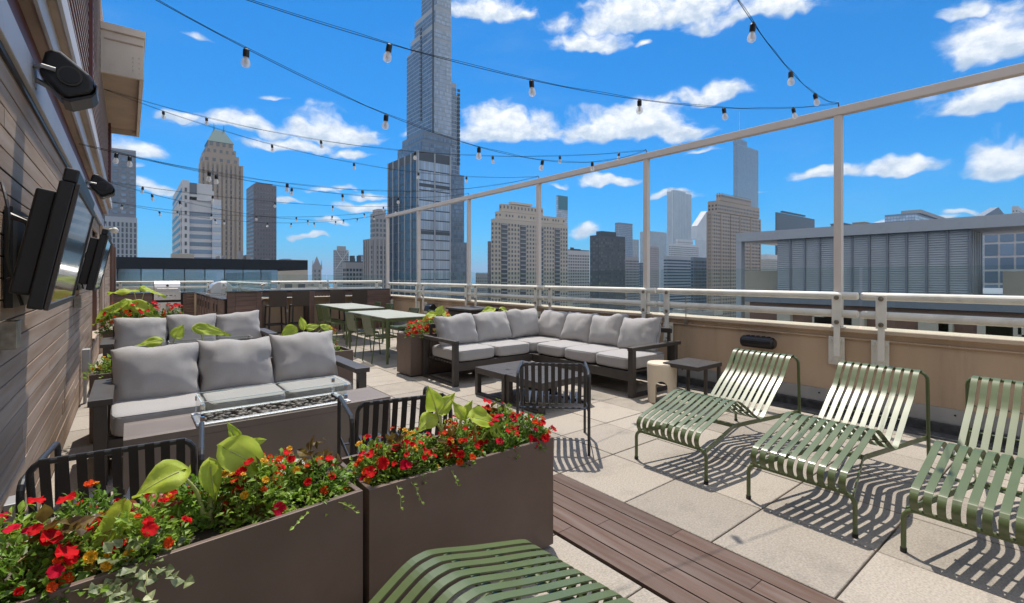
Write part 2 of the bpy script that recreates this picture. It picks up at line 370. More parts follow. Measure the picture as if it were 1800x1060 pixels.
# pavers
XJ, YJ, PX, PY = 2.485, .785, .603, .589
pv = MB()
def paver(x0, x1, y0, y1, z=0.0):
    if x1 - x0 < .02 or y1 - y0 < .02: return
    gp = .0048; d = random.uniform(-.0015, .0015); b = .0035
    a = (x0+gp, x1-gp, y0+gp, y1-gp)
    pv.add([(a[0],a[2],-.05),(a[1],a[2],-.05),(a[1],a[3],-.05),(a[0],a[3],-.05),
            (a[0],a[2],z+d-b),(a[1],a[2],z+d-b),(a[1],a[3],z+d-b),(a[0],a[3],z+d-b),
            (a[0]+b,a[2]+b,z+d),(a[1]-b,a[2]+b,z+d),(a[1]-b,a[3]-b,z+d),(a[0]+b,a[3]-b,z+d)],
           [(0,1,5,4),(1,2,6,5),(2,3,7,6),(3,0,4,7),(4,5,9,8),(5,6,10,9),(6,7,11,10),(7,4,8,11),(8,9,10,11)])
DK = (1.893, 2.478, -3.0, 2.549)
for i in range(-6, 7):
    for j in range(-8, 37):
        x0 = XJ + i*PX; x1 = x0 + PX; y0 = YJ + j*PY; y1 = y0 + PY
        if y0 > 13.3 and x0 > 2.5: continue
        x0 = max(x0, -.44); x1 = min(x1, 5.635)
        if x1 <= x0: continue
        if i == -1 and y0 < DK[3] - .05:      # beside the deck strip
            x1 = min(x1, DK[0]); 
            if y1 > DK[3]: pass
            paver(x0, x1, y0, y1); continue
        paver(x0, x1, y0, y1)
struct(pv, 'terrace_pavers', 'paver')
dk = MB(); nb = 5; bw = (DK[1]-DK[0]) / nb
for k in range(nb):
    y = DK[2] - random.random()
    while y < DK[3]:
        y2 = min(y + random.choice([1.15, 1.45, 1.75]), DK[3])
        dk.box(DK[0]+k*bw+.004, DK[0]+(k+1)*bw-.004, max(y, DK[2])+.001, y2-.001, -.04, .004)
        y = y2
struct(dk, 'deck_boards', 'deck', bevel=.002)

# parapet on the rail side + end
PXW = 6.0
def parapet(name, label, x0, x1, y0, y1, capo, zt=.86, zc=.90):
    t = thing(name, label, 'wall')
    MB().box(x0, x1, y0, y1, -.1, zt).build('wall_face', 'stucco', t)
    MB().box(*capo, zt, zc).build('coping', 'cap', t, bevel=.006)
    return t
pr = parapet('parapet_wall', 'long tan stucco parapet wall running behind the green loungers', PXW, 6.30, -6, 13.70, (5.955, 6.34, -6.04, 13.744))
m = MB(); m.prism([(5.985,.215),(5.999,.215),(5.999,.075),(5.975,.075),(5.975,.088)], 'y', -6, 13.4)
m.build('flashing', 'flash', pr)
m = MB()
for k in range(34): m.ball((5.972, -5.8 + k*.56, .165), .009, 8, 4)
m.build('flashing_screws', 'metaldk', pr)
m = MB(); m.tube([(5.985, -6, .792), (5.985, 13.4, .792)], .009, 8)
for k in range(40): m.ball((5.985, -5.9 + k*.49, .792), .015, 8, 5)
m.build('conduit', 'stucco', pr)
gt = MB(); gt.box(5.64, 5.97, -6, 13.4, -.05, -.012); gt.box(5.93, 5.974, -6, 13.4, -.011, .074)
tag(struct(gt, 'drain_strip', 'gutter'), 'dark gravel drainage strip along the parapet')
pr2 = parapet('parapet_wall', 'tan stucco end wall behind the row of bar stools', 2.70, 5.996, 13.42, 13.70, (2.66, 5.95, 13.36, 13.74), .86, .90)
pr3 = parapet('parapet_wall', 'pale parapet wall closing the far end behind the grill', -.44, 2.698, 21.5, 21.8, (-.44, 2.74, 21.45, 21.84), .80, .84)
pr4 = parapet('parapet_wall', 'parapet return wall beside the outdoor kitchen island', 2.70, 3.0, 13.75, 21.49, (2.66, 3.04, 13.748, 21.445), .80, .84)

# railing segments
def rail_segment(label, L, grp, withplate=True):
    """runs along local +y from 0 to L, inner side -x; z absolute"""
    t = thing('guard_rail', label, 'railing', group=grp)
    for z, r in ((1.245, .040), (1.055, .040)):
        MB().tube([(0, 0, z), (0, .012, z), (0, L-.012, z), (0, L, z)], r, 16, rs=[r*.8, r, r, r*.8]).build('rail_tube', 'white', t, smooth=False)
        bpy.context.view_layer.update
    for yb in (.18, L-.18):
        b = MB().box(-.055, -.043, yb-.045, yb+.045, .925, 1.262)
        b.box(-.052, -.02, yb-.03, yb+.03, 1.20, 1.245)
        if withplate:
            b.box(-.056, -.036, yb-.028, yb+.028, .60, .924)
        bo = b.build('bracket', 'white', t, bevel=.003)
        if withplate: 
            MB().box(.034, .048, yb-.075+.03, yb+.075+.03, .50, .80).build('wall_plate', 'white', t, bevel=.003)
            c = MB().box(-.036, .034, yb-.012, yb+.012, .56, .78); c.build('gusset', 'white', t)
        for z in (1.225, .965):
            MB().tube([(-.076, yb, z), (-.061, yb, z), (-.060, yb, z), (-.0555, yb, z)], .015, 10, rs=[.014, .015, .024, .024]).build('bolt', 'rust', bo)
        if withplate:
            for (yy, zz) in ((yb-.025, .76), (yb+.085, .76), (yb+.085, .55), (yb-.025, .55)):
                MB().tube([(.018, yy, zz), (.034, yy, zz)], .017, 8).build('bolt', 'white', bo)
    return t
POSTY = [-2.95, -.55, 1.85, 4.30, 6.68, 9.03, 11.40, 13.34]
names = ['beside the third lounger', 'above the second lounger', 'behind the ivory stool and side table', 'behind the corner of the sectional sofa', 'behind the dining tables', 'near the bar corner', 'at the bar corner']
RLAB = {0: 'white pipe guard rail behind the third green lounger', 1: 'white pipe guard rail behind the second green lounger', 2: 'white pipe guard rail behind the side table and first lounger',
        3: 'white pipe guard rail behind the sectional sofa corner', 4: 'white pipe guard rail behind the black cabinet', 5: 'white pipe guard rail behind the dining tables', 6: 'short white pipe guard rail meeting the bar corner'}
for i in range(len(POSTY) - 1):
    if i == 0: continue
    y0 = POSTY[i-1] + .0 if i else -3; 
    a = POSTY[i] - .19; b = POSTY[i+1] - .215
    b = POSTY[i+1] - .215
    if i == len(POSTY) - 2: b = 13.20
    r = rail_segment(RLAB[i], b - a, 'white pipe guard rails along the parapet'); r.location = (5.925, a, 0)
# rails at the end walls
def rail_simple(label, p0, p1, dz=0.):
    d = Vector(p1) - Vector(p0); L = d.length
    r = rail_segment(label, L, 'white pipe guard rails along the end walls', False)
    r.location = (p0[0], p0[1], dz); r.rotation_euler = (0, 0, math.atan2(d.y, d.x) - math.pi/2)
    return r
rail_simple('white guard rail above the bar behind the stools, half nearest the corner', (5.85, 13.50, 0), (4.30, 13.50, 0), .05)
rail_simple('white guard rail above the bar behind the two stools nearest the kitchen', (4.26, 13.50, 0), (2.85, 13.50, 0), .05)
rail_simple('white guard rail behind the steel grill at the far end', (2.55, 21.55, 0), (-.40, 21.55, 0), .0)
rail_simple('white guard rail along the side of the kitchen, nearer length', (2.80, 13.75, 0), (2.80, 17.4, 0), .0)
rail_simple('white guard rail along the side of the kitchen, farther length', (2.80, 17.5, 0), (2.80, 21.4, 0), .0)

# frame of posts and top beam
POSTL = {-.55: 'pale square post rising beyond the third lounger', 1.85: 'pale square post rising behind the second lounger', 4.30: 'pale square post behind the end of the sectional sofa', 6.68: 'pale square post behind the sectional corner', 9.03: 'pale square post between black cabinet and dining tables', 11.40: 'pale square post behind the far dining table', 13.34: 'pale square post at the bar corner', -2.95: 'pale square post behind the camera'}
for y in POSTY[2:]:
    p = thing('frame_post', POSTL[y], 'post', (5.965, y, 0), group='square posts carrying the light string beam')
    MB().box(-.036, .036, -.036, .036, .905, 3.175).build('post', 'post', p, bevel=.004)
    MB().box(-.055, .055, -.055, .055, .9005, .912).build('base_plate', 'white', p, bevel=.002)
bm = thing('frame_beam', 'long pale steel beam on the posts holding the light strings', 'beam', (5.965, 0, 0))
MB().box(-.045, .045, -4.0, 13.42, 3.176, 3.262).build('beam', 'post', bm, bevel=.004)
m = MB()
for y in POSTY[2:]: m.tube([(0, y, 3.262), (0, y, 3.30), (-.03, y, 3.32)], .006, 6)
m.build('hook_eyes', 'metaldk', bm)

# glass wind screens behind the rails
GL = ['beyond the third lounger', 'behind the second lounger', 'behind the side table', 'behind the sectional sofa', 'behind the black cabinet', 'behind the dining tables', 'next to the bar corner']
for i in range(1, len(POSTY) - 1):
    a = POSTY[i] - .17; b = POSTY[i+1] - .20 - .0
    tag(MB().box(6.02, 6.030, a, b, .905, 1.55).build('wind_screen', 'glass'), 'clear frameless glass wind screen ' + GL[i], 'glass screen', 'glass wind screens above the parapet')
for k, (a, b, lb) in enumerate([(2.80, 4.28, 'behind the two stools nearest the kitchen'), (4.30, 5.93, 'behind the two stools by the corner')]):
    tag(MB().box(a, b, 13.60, 13.61, .905, 1.50).build('wind_screen', 'glass'), 'clear glass wind screen over the bar ' + lb, 'glass screen', 'glass wind screens above the parapet')
for k, (a, b, lb) in enumerate([(-.40, 1.1, 'behind the grill'), (1.12, 2.66, 'in the far corner')]):
    tag(MB().box(a, b, 21.66, 21.67, .845, 1.60).build('wind_screen', 'glass'), 'clear glass wind screen at the far end ' + lb, 'glass screen', 'glass wind screens above the parapet')
for k, (a, b, lb) in enumerate([(13.76, 16.3, 'nearest the bar'), (16.32, 18.8, 'middle one'), (18.82, 21.4, 'farthest one')]):
    tag(MB().box(2.92, 2.93, a, b, .845, 1.58).build('wind_screen', 'glass'), 'clear glass wind screen beside the kitchen, ' + lb, 'glass screen', 'glass wind screens above the parapet')

# ------------------------------------------------------------------ left building
bd = thing('plank_building', 'penthouse wall clad in weathered brown planks with white and maroon trim above', 'building')
WX = -.43
OPEN = [(9.65, 11.05, .52, 2.15), (13.2, 14.3, 0.0, 2.3)]
m = MB(); m.box(-12, WX-.03, -7, 9.6, -.05, 2.6); m.box(-12, WX-.03, 14.35, 22, -.05, 2.6); m.box(-12, WX-.35, 9.6, 14.35, -.05, 2.6)
m.build('wall_core', 'plankdark', bd)
m = MB(); bh = .095; z = .02; r = 0
while z < 2.44:
    y = -7 - random.random()*2
    while y < 22:
        y2 = min(y + random.choice([1.2, 1.8, 2.4, 3.0, 3.6]), 22); z2 = min(z + bh - .006, 2.47)
        segs = [(max(y, -7), y2)]
        for (a, b, c, d) in OPEN:
            if z2 > c and z < d:
                ns = []
                for (p, q) in segs:
                    if q <= a or p >= b: ns.append((p, q))
                    else:
                        if p < a: ns.append((p, a))
                        if q > b: ns.append((b, q))
                segs = ns
        for (p, q) in segs:
            if q - p > .02: m.box(WX-.026, WX + random.uniform(-.001, .0015), p+.001, q-.001, z, z2)
        y = y2
    z += bh
m.build('plank_cladding', 'plank', bd, bevel=.002, seg=1)
for (a, b, c, d) in OPEN:
    w = MB(); w.box(WX-.20, WX-.17, a, b, c, d).build('window_panel' if c > 0 else 'door_panel', 'boardred', bd)
    MB().box(WX-.169, WX-.001, a-.0, a+.05, c, d).box(WX-.169, WX-.001, b-.05, b, c, d).build('jamb', 'boardred', bd)
MB().box(WX-.169, WX+.03, 9.62, 11.08, .47, .515).build('sill', 'beige', bd, bevel=.004)
MB().box(WX+.002, WX+.05, 11.9, 12.35, 0, 2.42).build('pilaster', 'beige', bd, bevel=.004)
MB().box(WX+.002, WX+.07, 18.3, 18.6, 0, 2.42).box(WX+.002, WX+.10, 20.6, 21.1, 0, 2.42).build('downpipe_cover', 'boardred', bd, bevel=.004)
# trim bands (x,z profiles)
def band(nm, mat, prof, y0=-7, y1=14.0, **k): return MB().prism(prof, 'y', y0, y1).build(nm, mat, bd, **k)
band('drip_edge', 'metaldk', [(-.46,2.40),(-.415,2.40),(-.415,2.43),(-.46,2.43)])
band('lower_fascia', 'fascia', [(-.46,2.432),(-.395,2.432),(-.395,2.60),(-.46,2.60)], bevel=.004)
band('maroon_band', 'maroon', [(-.50,2.602),(-.432,2.602),(-.432,2.828),(-.50,2.828)])
band('soffit', 'beige', [(-.60,2.83),(-.372,2.83),(-.372,2.85),(-.60,2.85)])
band('middle_fascia', 'fascia', [(-.371,2.812),(-.352,2.812),(-.352,2.965),(-.371,2.965)], bevel=.003)
band('upper_soffit', 'beige', [(-.60,2.967),(-.306,2.967),(-.306,2.985),(-.60,2.985)])
band('upper_fascia', 'fascia', [(-.305,2.95),(-.286,2.95),(-.286,3.10),(-.305,3.10)], bevel=.003)
m = MB(); z = 3.103
while z < 5.3:
    m.prism([(-.50, z), (-.300, z), (-.325, z+.085), (-.50, z+.085)], 'y', -7, 12.4); z += .087
m.build('lap_siding', 'maroon', bd)
m = MB(); z = 3.103
while z < 5.3:
    m.box(-.3, -.2965, -7, 12.4, z, z+.011); z += .087
m.build('siding_edges', 'fascia', bd)
MB().box(-.299, -.268, 6.1, 6.2, 3.1, 5.1).box(-.299, -.262, 11.8, 12.38, 3.1, 4.9).build('corner_trim', 'maroon', bd)
MB().box(-12, -.501, -7, 13.9, 2.601, 5.4).build('upper_core', 'maroon', bd)
# cream roof overhangs
def overhang(x1, y0, y1, z0, z1):
    h = MB().box(-.2995, x1, y0, y0+.05, z0, z1).box(x1-.05, x1, y0+.05, y1, z0, z1).box(-.2995, x1-.05, y1-.05, y1, z0, z1).box(-.2995, x1+.02, y0-.03, y1+.02, z1+.001, z1+.10)
    h.build('roof_overhang', 'cream', bd, bevel=.004)
    MB().box(-.2995, x1-.052, y0+.052, y1-.052, z0+.10, z0+.12).build('overhang_soffit', 'beige', bd)
    MB().box(-.26, x1-.01, y0-.012, y0, z1-.12, z1-.105).build('stain_ledge', 'beige', bd)
    q = MB()
    for k in range(4):
        q.ball((x1-.05, y0-.002, z0+.08+k*.07), .008, 6, 4); q.ball((x1-.12, y0-.002, z0+.10+k*.06), .008, 6, 4)
    q.build('rivets', 'fascia', bd)
overhang(.17, 8.6, 12.2, 4.24, 4.82)
MB().box(-.299, -.05, -7, 8.0, 5.08, 5.25).build('eave', 'cream', bd, bevel=.004)

# ================================================================== WALL FITTINGS
def tv(label, Yn, Yf, xt, xb, zt, zb):
    """outdoor screen tilted forward; near edge Yn, far edge Yf, front plane from (xb,zb) to (xt,zt)"""
    t = thing('outdoor_television', label, 'television', (0, 0, 0), group='televisions on the plank wall')
    d = Vector((xt-xb, 0, zt-zb)); L = d.length; d.normalize(); n = Vector((d.z, 0, -d.x))
    Mx = Matrix(((n.x, 0, d.x, xb), (0, 1, 0, 0), (n.z, 0, d.z, zb), (0, 0, 0, 1)))   # local x = outwards, z = up the screen
    def B(x0, x1, y0, y1, z0, z1): return MB().box(x0, x1, y0, y1, z0, z1, Mx)
    B(-.055, -.004, Yn, Yf, 0, L).build('housing', 'black', t, bevel=.006)
    fr = MB(); w = .028
    for a in ((Yn, Yf, 0, w), (Yn, Yf, L-w, L), (Yn, Yn+w, w, L-w), (Yf-w, Yf, w, L-w)): fr.box(-.003, .012, a[0], a[1], a[2], a[3], Mx)
    fr.build('bezel', 'frame', t, bevel=.002)
    B(-.0035, .006, Yn+w, Yf-w, w, L-w).build('screen', 'screen', t)
    B(-.05, -.0, Yn+.01, Yf-.01, L+.001, L+.06).build('top_cover', 'black', t, bevel=.008)
    B(-.125, -.056, Yn+.06, Yf-.10, .05, L*.92).build('rear_box', 'black', t, bevel=.01)
    ym = (Yn+Yf)/2 
    m = MB(); m.box(WX+.003, WX+.03, ym-.30, ym+.30, zb+.0, zb+.45)
    m.tube([(WX+.03, Yn+.2, zb+.12), (WX+.09, Yn+.18, zb+.15), (WX+.10, Yn+.3, zb+.3)], .016)
    m.tube([(WX+.03, Yn+.2, zb+.40), (WX+.09, Yn+.18, zb+.38), (WX+.10, Yn+.3, zb+.3)], .016)
    m.build('wall_bracket', 'metaldk', t)
    MB().box(WX+.004, WX+.06, Yn+.16, Yn+.26, zb-.17, zb-.05).build('junction_box', 'rust', t, bevel=.004)
    MB().tube(smooth_path([(WX+.03, Yn+.05, zb+.52), (WX+.06, Yn-.02, zb+.38), (WX+.05, Yn+.04, zb+.2), (WX+.08, Yn+.12, zb+.02)], 5), .006, 6).build('cable', 'black', t)
    return t
tv('black framed television tilted down from the plank wall, the nearer and larger of two', 2.75, 3.93, -.172, -.272, 1.845, 1.31)
tv('black framed television tilted down from the plank wall, the farther and smaller of two', 6.25, 7.50, -.165, -.275, 1.86, 1.31)
def speaker(label, loc, s=1.0):
    t = thing('wall_speaker', label, 'speaker', loc, group='speakers under the white trim')
    # horn-like cabinet in local coords, x outwards
    prof = [(.03, .0), (.055, .11), (.08, .135), (.12, .13), (.235, .035), (.255, .0), (.255, -.05), (.235, -.075), (.15, -.115), (.115, -.11)]
    b = MB().prism(prof, 'y', -.10, .12); b.build('cabinet', 'black', t, bevel=.022, seg=4)
    prof2 = [(.305, -.03), (.325, -.05), (.315, -.135), (.245, -.178), (.235, -.165)]
    MB().prism([(.257,-.01),(.265,-.02),(.263,-.065),(.242,-.092),(.155,-.135),(.120,-.128),(.118,-.118),(.15,-.118),(.237,-.078),(.2565,-.05)], 'y', -.095, .115).build('grille', 'metaldk', t, bevel=.004)
    MB().box(.0, .012, -.05, .05, -.06, .06).tube([(.01, -.05, .03), (.05, -.132, .02), (.10, -.132, .012)], .011).tube([(.01, 0, -.02), (.07, -.0, -.05), (.10, 0, -.07)], .014).build('bracket', 'flash', t)
    d = MB(); d.tube([(.155, -.104, -.0), (.155, -.122, -.0)], .042, 20); d.build('pivot', 'black', t)
    MB().tube([(.155, -.105, 0), (.155, -.116, 0)], .052, 24).build('pivot_ring', 'frame', t)
    return t
speaker('black wall speaker on a steel arm, the nearer one high above the first television', (-.402, 3.62, 2.53))
speaker('black wall speaker on a steel arm, the farther one above the second television', (-.392, 7.55, 2.52))
t = thing('security_camera', 'small white dome camera on a bracket at the far end of the trim', 'camera', (-.39, 12.2, 2.40))
MB().box(0, .10, -.05, .05, -.02, .0).tube([(.05, 0, -.02), (.14, 0, -.03)], .02, 10).build('arm', 'white', t)
MB().ball((.18, 0, -.05), .06, 14, 8).build('dome', 'white', t, smooth=True)
MB().box(.02, .03, -.14, .0, .02, .22).build('back_plate', 'metaldk', t)
t = thing('outlet_post', 'small grey power outlet post at the foot of the plank wall', 'outlet', (-.395, 7.35, 0))
MB().box(-.02, .05, -.06, .06, .36, .62).build('outlet_box', 'flash', t, bevel=.006)
MB().box(-.01, .02, -.025, .025, 0, .359).build('post', 'flash', t)
# fittings on the tan parapet
t = thing('wall_light', 'black cylinder wall light on the tan parapet behind the first lounger', 'light', (5.88, 2.66, .665))
MB().tube([(0, -.19, 0), (0, -.17, 0), (0, .17, 0), (0, .19, 0)], .07, 20, rs=[.055, .07, .07, .055]).build('housing', 'black', t, bevel=.0)
MB().box(.03, .118, -.08, .08, -.04, .04).build('mount', 'black', t)
m = MB()
for k in range(5): m.box(-.02, .02, -.14+k*.06, -.11+k*.06, .066, .078)
m.build('fins', 'black', t); MB().tube([(0,-.191,0),(0,-.20,0)], .045, 16).build('end_cap', 'frame', t)
t = thing('flood_light', 'small black hooded flood light on the parapet beside the dining table', 'light', (5.84, 10.55, .66))
MB().prism([(-.13,-.06),(-.09,.07),(.03,.12),(.09,.05),(.09,-.07)], 'y', -.13, .13).build('hood', 'black', t, bevel=.015)
MB().box(.09, .158, -.04, .04, -.04, .03).build('mount', 'black', t)
t = thing('cable_clamp', 'small grey cable clamp and rod on the coping behind the side table', 'clamp', (5.90, 3.62, .0))
MB().box(-.02, .02, -.02, .02, .80, .86).tube([(0,0,.86),(0,0,1.2)], .006, 6).build('rod', 'rust', t)
t = thing('storage_cabinet', 'dark brown resin cabinet against the parapet behind the sectional sofa', 'cabinet', (5.45, 8.1, 0))
MB().box(-.33, .33, -.42, .42, .0, .78).build('cabinet_body', 'wicker', t, bevel=.01)
MB().box(-.37, .37, -.46, .46, .781, .82).build('lid', 'frame', t, bevel=.008)
MB().box(-.345, -.331, -.40, -.01, .05, .74).box(-.345, -.331, .01, .40, .05, .74).build('door', 'wicker', t)

# ================================================================== FURNITURE
def make_lounger(label, loc, rz):
    t = thing('slatted_lounger', label, 'lounger', loc, rz, 'olive green slatted metal loungers')
    prof = smooth_path([(.025, .232), (-.002, .262), (-.012, .30), (.01, .338), (.06, .362), (.30, .428), (.46, .476), (.525, .486), (.60, .468), (.76, .375), (.90, .292),
            (.955, .276), (1.01, .298), (1.12, .378), (1.25, .474), (1.36, .550), (1.41, .598), (1.455, .655), (1.50, .708), (1.535, .731), (1.58, .737), (1.60, .722)], 5)
    for k in range(10):
        y = .245 - k * .0545
        MB().ribbon([(p.x, p.y) for p in prof], y - .0175, y + .0175, .005).build('slat', 'olive', t, bevel=0)
    def hoop(x0, x1, zt, nm, r=.0125):
        R = .055; pts = []
        pts.append((x1, -.295, 0)); pts.append((x0, -.295, zt - R))
        for a in (20, 45, 70): pts.append((x0, -.295 + R*(1-math.cos(rad(a))), zt - R + R*math.sin(rad(a))))
        pts.append((x0, -.295+R, zt)); pts.append((x0, .295-R, zt))
        for a in (70, 45, 20): pts.append((x0, .295 - R*(1-math.cos(rad(a))), zt - R + R*math.sin(rad(a))))
        pts.append((x0, .295, zt - R)); pts.append((x1, .295, 0))
        MB().tube(pts, r, 10).build(nm, 'olive', t, smooth=False)
    hoop(.03, .03, .232, 'front_leg_frame'); hoop(1.60, 1.64, .722, 'rear_leg_frame')
    for s in (-1, 1):
        a = MB()
        path = [(.035, .284*s), (.10, .27*s), (.74, .13*s), (.80, .13*s), (1.615, .284*s)]
        for i in range(len(path)-1):
            p, q = path[i], path[i+1]; d = Vector((q[0]-p[0], q[1]-p[1])).normalized(); n = Vector((-d.y, d.x))*.004
            vs = [(p[0]+n.x, p[1]+n.y), (q[0]+n.x, q[1]+n.y), (q[0]-n.x, q[1]-n.y), (p[0]-n.x, p[1]-n.y)]
            a.add([(x, y, .205) for x, y in vs] + [(x, y, .238) for x, y in vs], [(3,2,1,0),(4,5,6,7),(0,1,5,4),(1,2,6,5),(2,3,7,6),(3,0,4,7)])
        a.build('side_rail', 'olive', t)
    MB().box(.755, .785, -.125, .125, .208, .235).build('cross_bar', 'olive', t)
    for (x, z) in ((.22, .393), (.42, .452), (.74, .375), (1.20, .432), (1.395, .566)):
        MB().box(x-.014, x+.014, -.262, .262, z-.010, z-.006).build('slat_strap', 'olive', t)
    for (x, y) in ((.03, -.295), (.03, .295), (1.64, -.295), (1.64, .295)):
        MB().cyl((x, y), .0155, 0, .022, 12).build('foot', 'black', t)
    return t
L1 = make_lounger('olive green slatted lounger beside the small dark side table', (3.125, 2.075, 0), 0)
dup(L1, (3.13, 1.195, 0), rad(-.6), 'olive green slatted lounger, middle one of the three facing the deck strip')
dup(L1, (3.16, .40, 0), rad(-1), 'olive green slatted lounger cut off at the right edge of the view')
dup(L1, (1.335, 1.275, 0), rad(183.5), 'olive green slatted lounger alone in front of the two long planters')

def cushion(w, d, h, p=5.0, pinch=0., seed=0, n=20, wr=.006):
    mb = MB(); idx = {}; sd = Vector((seed*7.3, seed*3.1, 1.7))
    def shape(x, y, z):
        if pinch:
            x = max(-1, min(1, x)); z = max(-1, min(1, z))
            th_ = math.sqrt(max(0, (1-abs(x)**3.2)*(1-abs(z)**3.2))); y *= .07 + .93*th_
            x0_, z0_ = x, z; x *= 1 - .045*(1-z0_*z0_) ; z *= 1 - .05*(1-x0_*x0_) * (1.3 if z0_ > 0 else .6)
            z += (.035*math.sin(x0_*2.2+seed) + .03*math.sin(x0_*5+seed*2.3)) * (.5+.5*z0_)
        else:
            l = (abs(x)**p + abs(y)**p + abs(z)**p) ** (1/p); x, y, z = x/l, y/l, z/l
        v = Vector((x*w/2, y*d/2, z*h/2))
        nz = mnoise.noise((v + sd) * 5) * wr * 1.8 + mnoise.noise((Vector((v.x*2.2, v.y, v.z*.8)) + sd) * 9) * wr * .9
        nr = Vector((x*(.3 if pinch else 1), y*1.5, z*(.3 if pinch else 1))).normalized()
        if pinch: nz += math.sin(math.atan2(z, x)*9 + seed)*.006*max(abs(x), abs(z))**2
        return v + nr * nz
    def vid(a, b, c):
        key = (a, b, c)
        if key not in idx:
            f = lambda q: math.sin((q/n*2-1)*math.pi/2*.92)/math.sin(math.pi/2*.92)
            idx[key] = len(mb.v); mb.v.append(tuple(shape(f(a), f(b), f(c))))
        return idx[key]
    for i in range(n):
        for j in range(n):
            for s in (0, n):
                q = [(s,i,j),(s,i+1,j),(s,i+1,j+1),(s,i,j+1)]; mb.f.append(tuple(vid(*k) for k in (q if s else q[::-1])))
                q = [(i,s,j),(i,s,j+1),(i+1,s,j+1),(i+1,s,j)]; mb.f.append(tuple(vid(*k) for k in (q if s else q[::-1])))
                q = [(i,j,s),(i+1,j,s),(i+1,j+1,s),(i,j+1,s)]; mb.f.append(tuple(vid(*k) for k in (q if s else q[::-1])))
    ring = []
    if pinch:
        N = 48
        for k in range(N+1):
            a = 2*math.pi*k/N; c, s = math.cos(a), math.sin(a); mxx = max(abs(c), abs(s)); ring.append(shape(c/mxx, 0, s/mxx)*1.004)
    else:
        N = 56
        for k in range(N+1):
            a = 2*math.pi*k/N; c, s = math.cos(a), math.sin(a); mxx = max(abs(c), abs(s)); ring.append(shape(c/mxx, s/mxx, .80))
    return mb, ring
cseed = [0]
def put_cushion(parent, name, w, d, h, loc, rot=(0, 0, 0), pinch=0., p=5., wr=.006):
    cseed[0] += 1
    mb, ring = cushion(w, d, h, p, pinch, cseed[0], wr=wr)
    o = mb.build(name, 'fabric', parent, smooth=True, loc=loc); o.rotation_euler = rot
    MB().tube(ring, .0035, 6, cap=False).build('piping', 'piping', o, smooth=True)
    return o
def arm_frame(t, x0, x1, y0, y1, zt, post=.07, slab=False):
    """rectangular arm frame in a plane of constant x between y0 (front) and y1 (back)"""
    xs0, xs1 = (x0, x1)
    m = MB().box(xs0, xs1, y0, y0+post, 0, zt-.045).box(xs0, xs1, y1-post, y1, 0, zt-.045).box(xs0, xs1, y0+post, y1-post, .0, .035)
    m.box(xs0-(.0 if not slab else .03), xs1+(.0 if not slab else .03), y0-.006, y1+.006, zt-.0449, zt)
    m.build('arm', 'frame', t, bevel=.004)

def sofa3(label, loc, w, loc_rz=0):
    t = thing('three_seat_sofa', label, 'sofa', loc, loc_rz, 'grey three seat sofas facing the fire tables')
    D = .86
    arm_frame(t, 0, .075, 0, D, .60, slab=True); arm_frame(t, w-.075, w, 0, D, .60, slab=True)
    m = MB().box(.076, w-.076, .03, .07, .19, .30).box(.076, w-.076, D-.07, D-.03, .19, .30)
    for k in range(9): m.box(.076, w-.076, .10+k*.08, .15+k*.08, .272, .296)
    m.build('seat_frame', 'frame', t, bevel=.003)
    m = MB().box(.076, w-.076, D-.055, D-.02, .70, .76)
    for k in range(7): m.box(.076+(w-.2)*k/6+.005, .076+(w-.2)*k/6+.045, D-.05, D-.025, .301, .70)
    m.build('back_frame', 'frame', t, bevel=.003)
    cw = (w-.17)/3
    for k in range(3):
        put_cushion(t, 'seat_cushion', cw-.004, .74, .175, (.085+cw*(k+.5), .385, .385), p=7, wr=.004)
        put_cushion(t, 'back_cushion', cw+.01, .29, .50, (.085+cw*(k+.5), .64+random.uniform(-.01,.01), (.63, .65, .662)[k]+random.uniform(-.006,.006)), (rad(-24+random.uniform(-2,2)), rad(random.uniform(-1.5,1.5)), rad(random.uniform(-3,3))), pinch=.72, p=4.2, wr=.012)
    return t
sofa3('grey three seat sofa behind the nearer fire table', (-.19, 4.36, 0), 1.93)
sofa3('grey three seat sofa farther back, partly hidden by the nearer sofa', (-.25, 7.88, 0), 1.98)

# sectional
t = thing('sectional_sofa', 'grey corner sectional sofa with dark frame against the tan parapet', 'sectional', (0, 0, 0))
arm_frame(t, 3.33, 3.40, 5.38, 6.28, .60)
m = MB().box(3.401, 5.60, 5.42, 5.46, .19, .30).box(3.401, 5.62, 6.20, 6.24, .19, .30)
for k in range(9): m.box(3.401, 4.70, 5.49+k*.08, 5.54+k*.08, .272, .296)
m.box(4.70, 4.74, 3.641, 5.419, .19, .30).box(5.56, 5.60, 3.641, 5.419, .19, .30)
for k in range(26): m.box(4.741, 5.559, 3.66+k*.098, 3.72+k*.098, .272, .296) if 3.72+k*.098 < 5.40 else None
m.build('seat_frame', 'frame', t, bevel=.003)
m = MB().box(3.42, 5.63, 6.20, 6.235, .70, .76)
for k in range(9): m.box(3.43+k*.24, 3.47+k*.24, 6.205, 6.23, .301, .699)
m.box(5.605, 5.64, 3.66, 6.195, .70, .76)
for k in range(10): m.box(5.61, 5.635, 3.68+k*.26, 3.72+k*.26, .301, .699)
m.build('back_frame', 'frame', t, bevel=.003)
m = MB().box(4.68, 4.75, 3.57, 3.64, 0, .554).box(5.56, 5.63, 3.57, 3.64, 0, .554).box(4.751, 5.559, 3.57, 3.64, 0, .035).box(4.674, 5.70, 3.565, 3.645, .555, .60)
m.build('arm', 'frame', t, bevel=.004)
MB().box(4.62, 4.69, 5.46, 5.52, 0, .19).box(5.55, 5.61, 6.14, 6.199, 0, .19).box(4.76, 4.82, 4.50, 4.56, 0, .19).box(5.50, 5.559, 4.50, 4.56, 0, .19).build('leg', 'frame', t, bevel=.003)
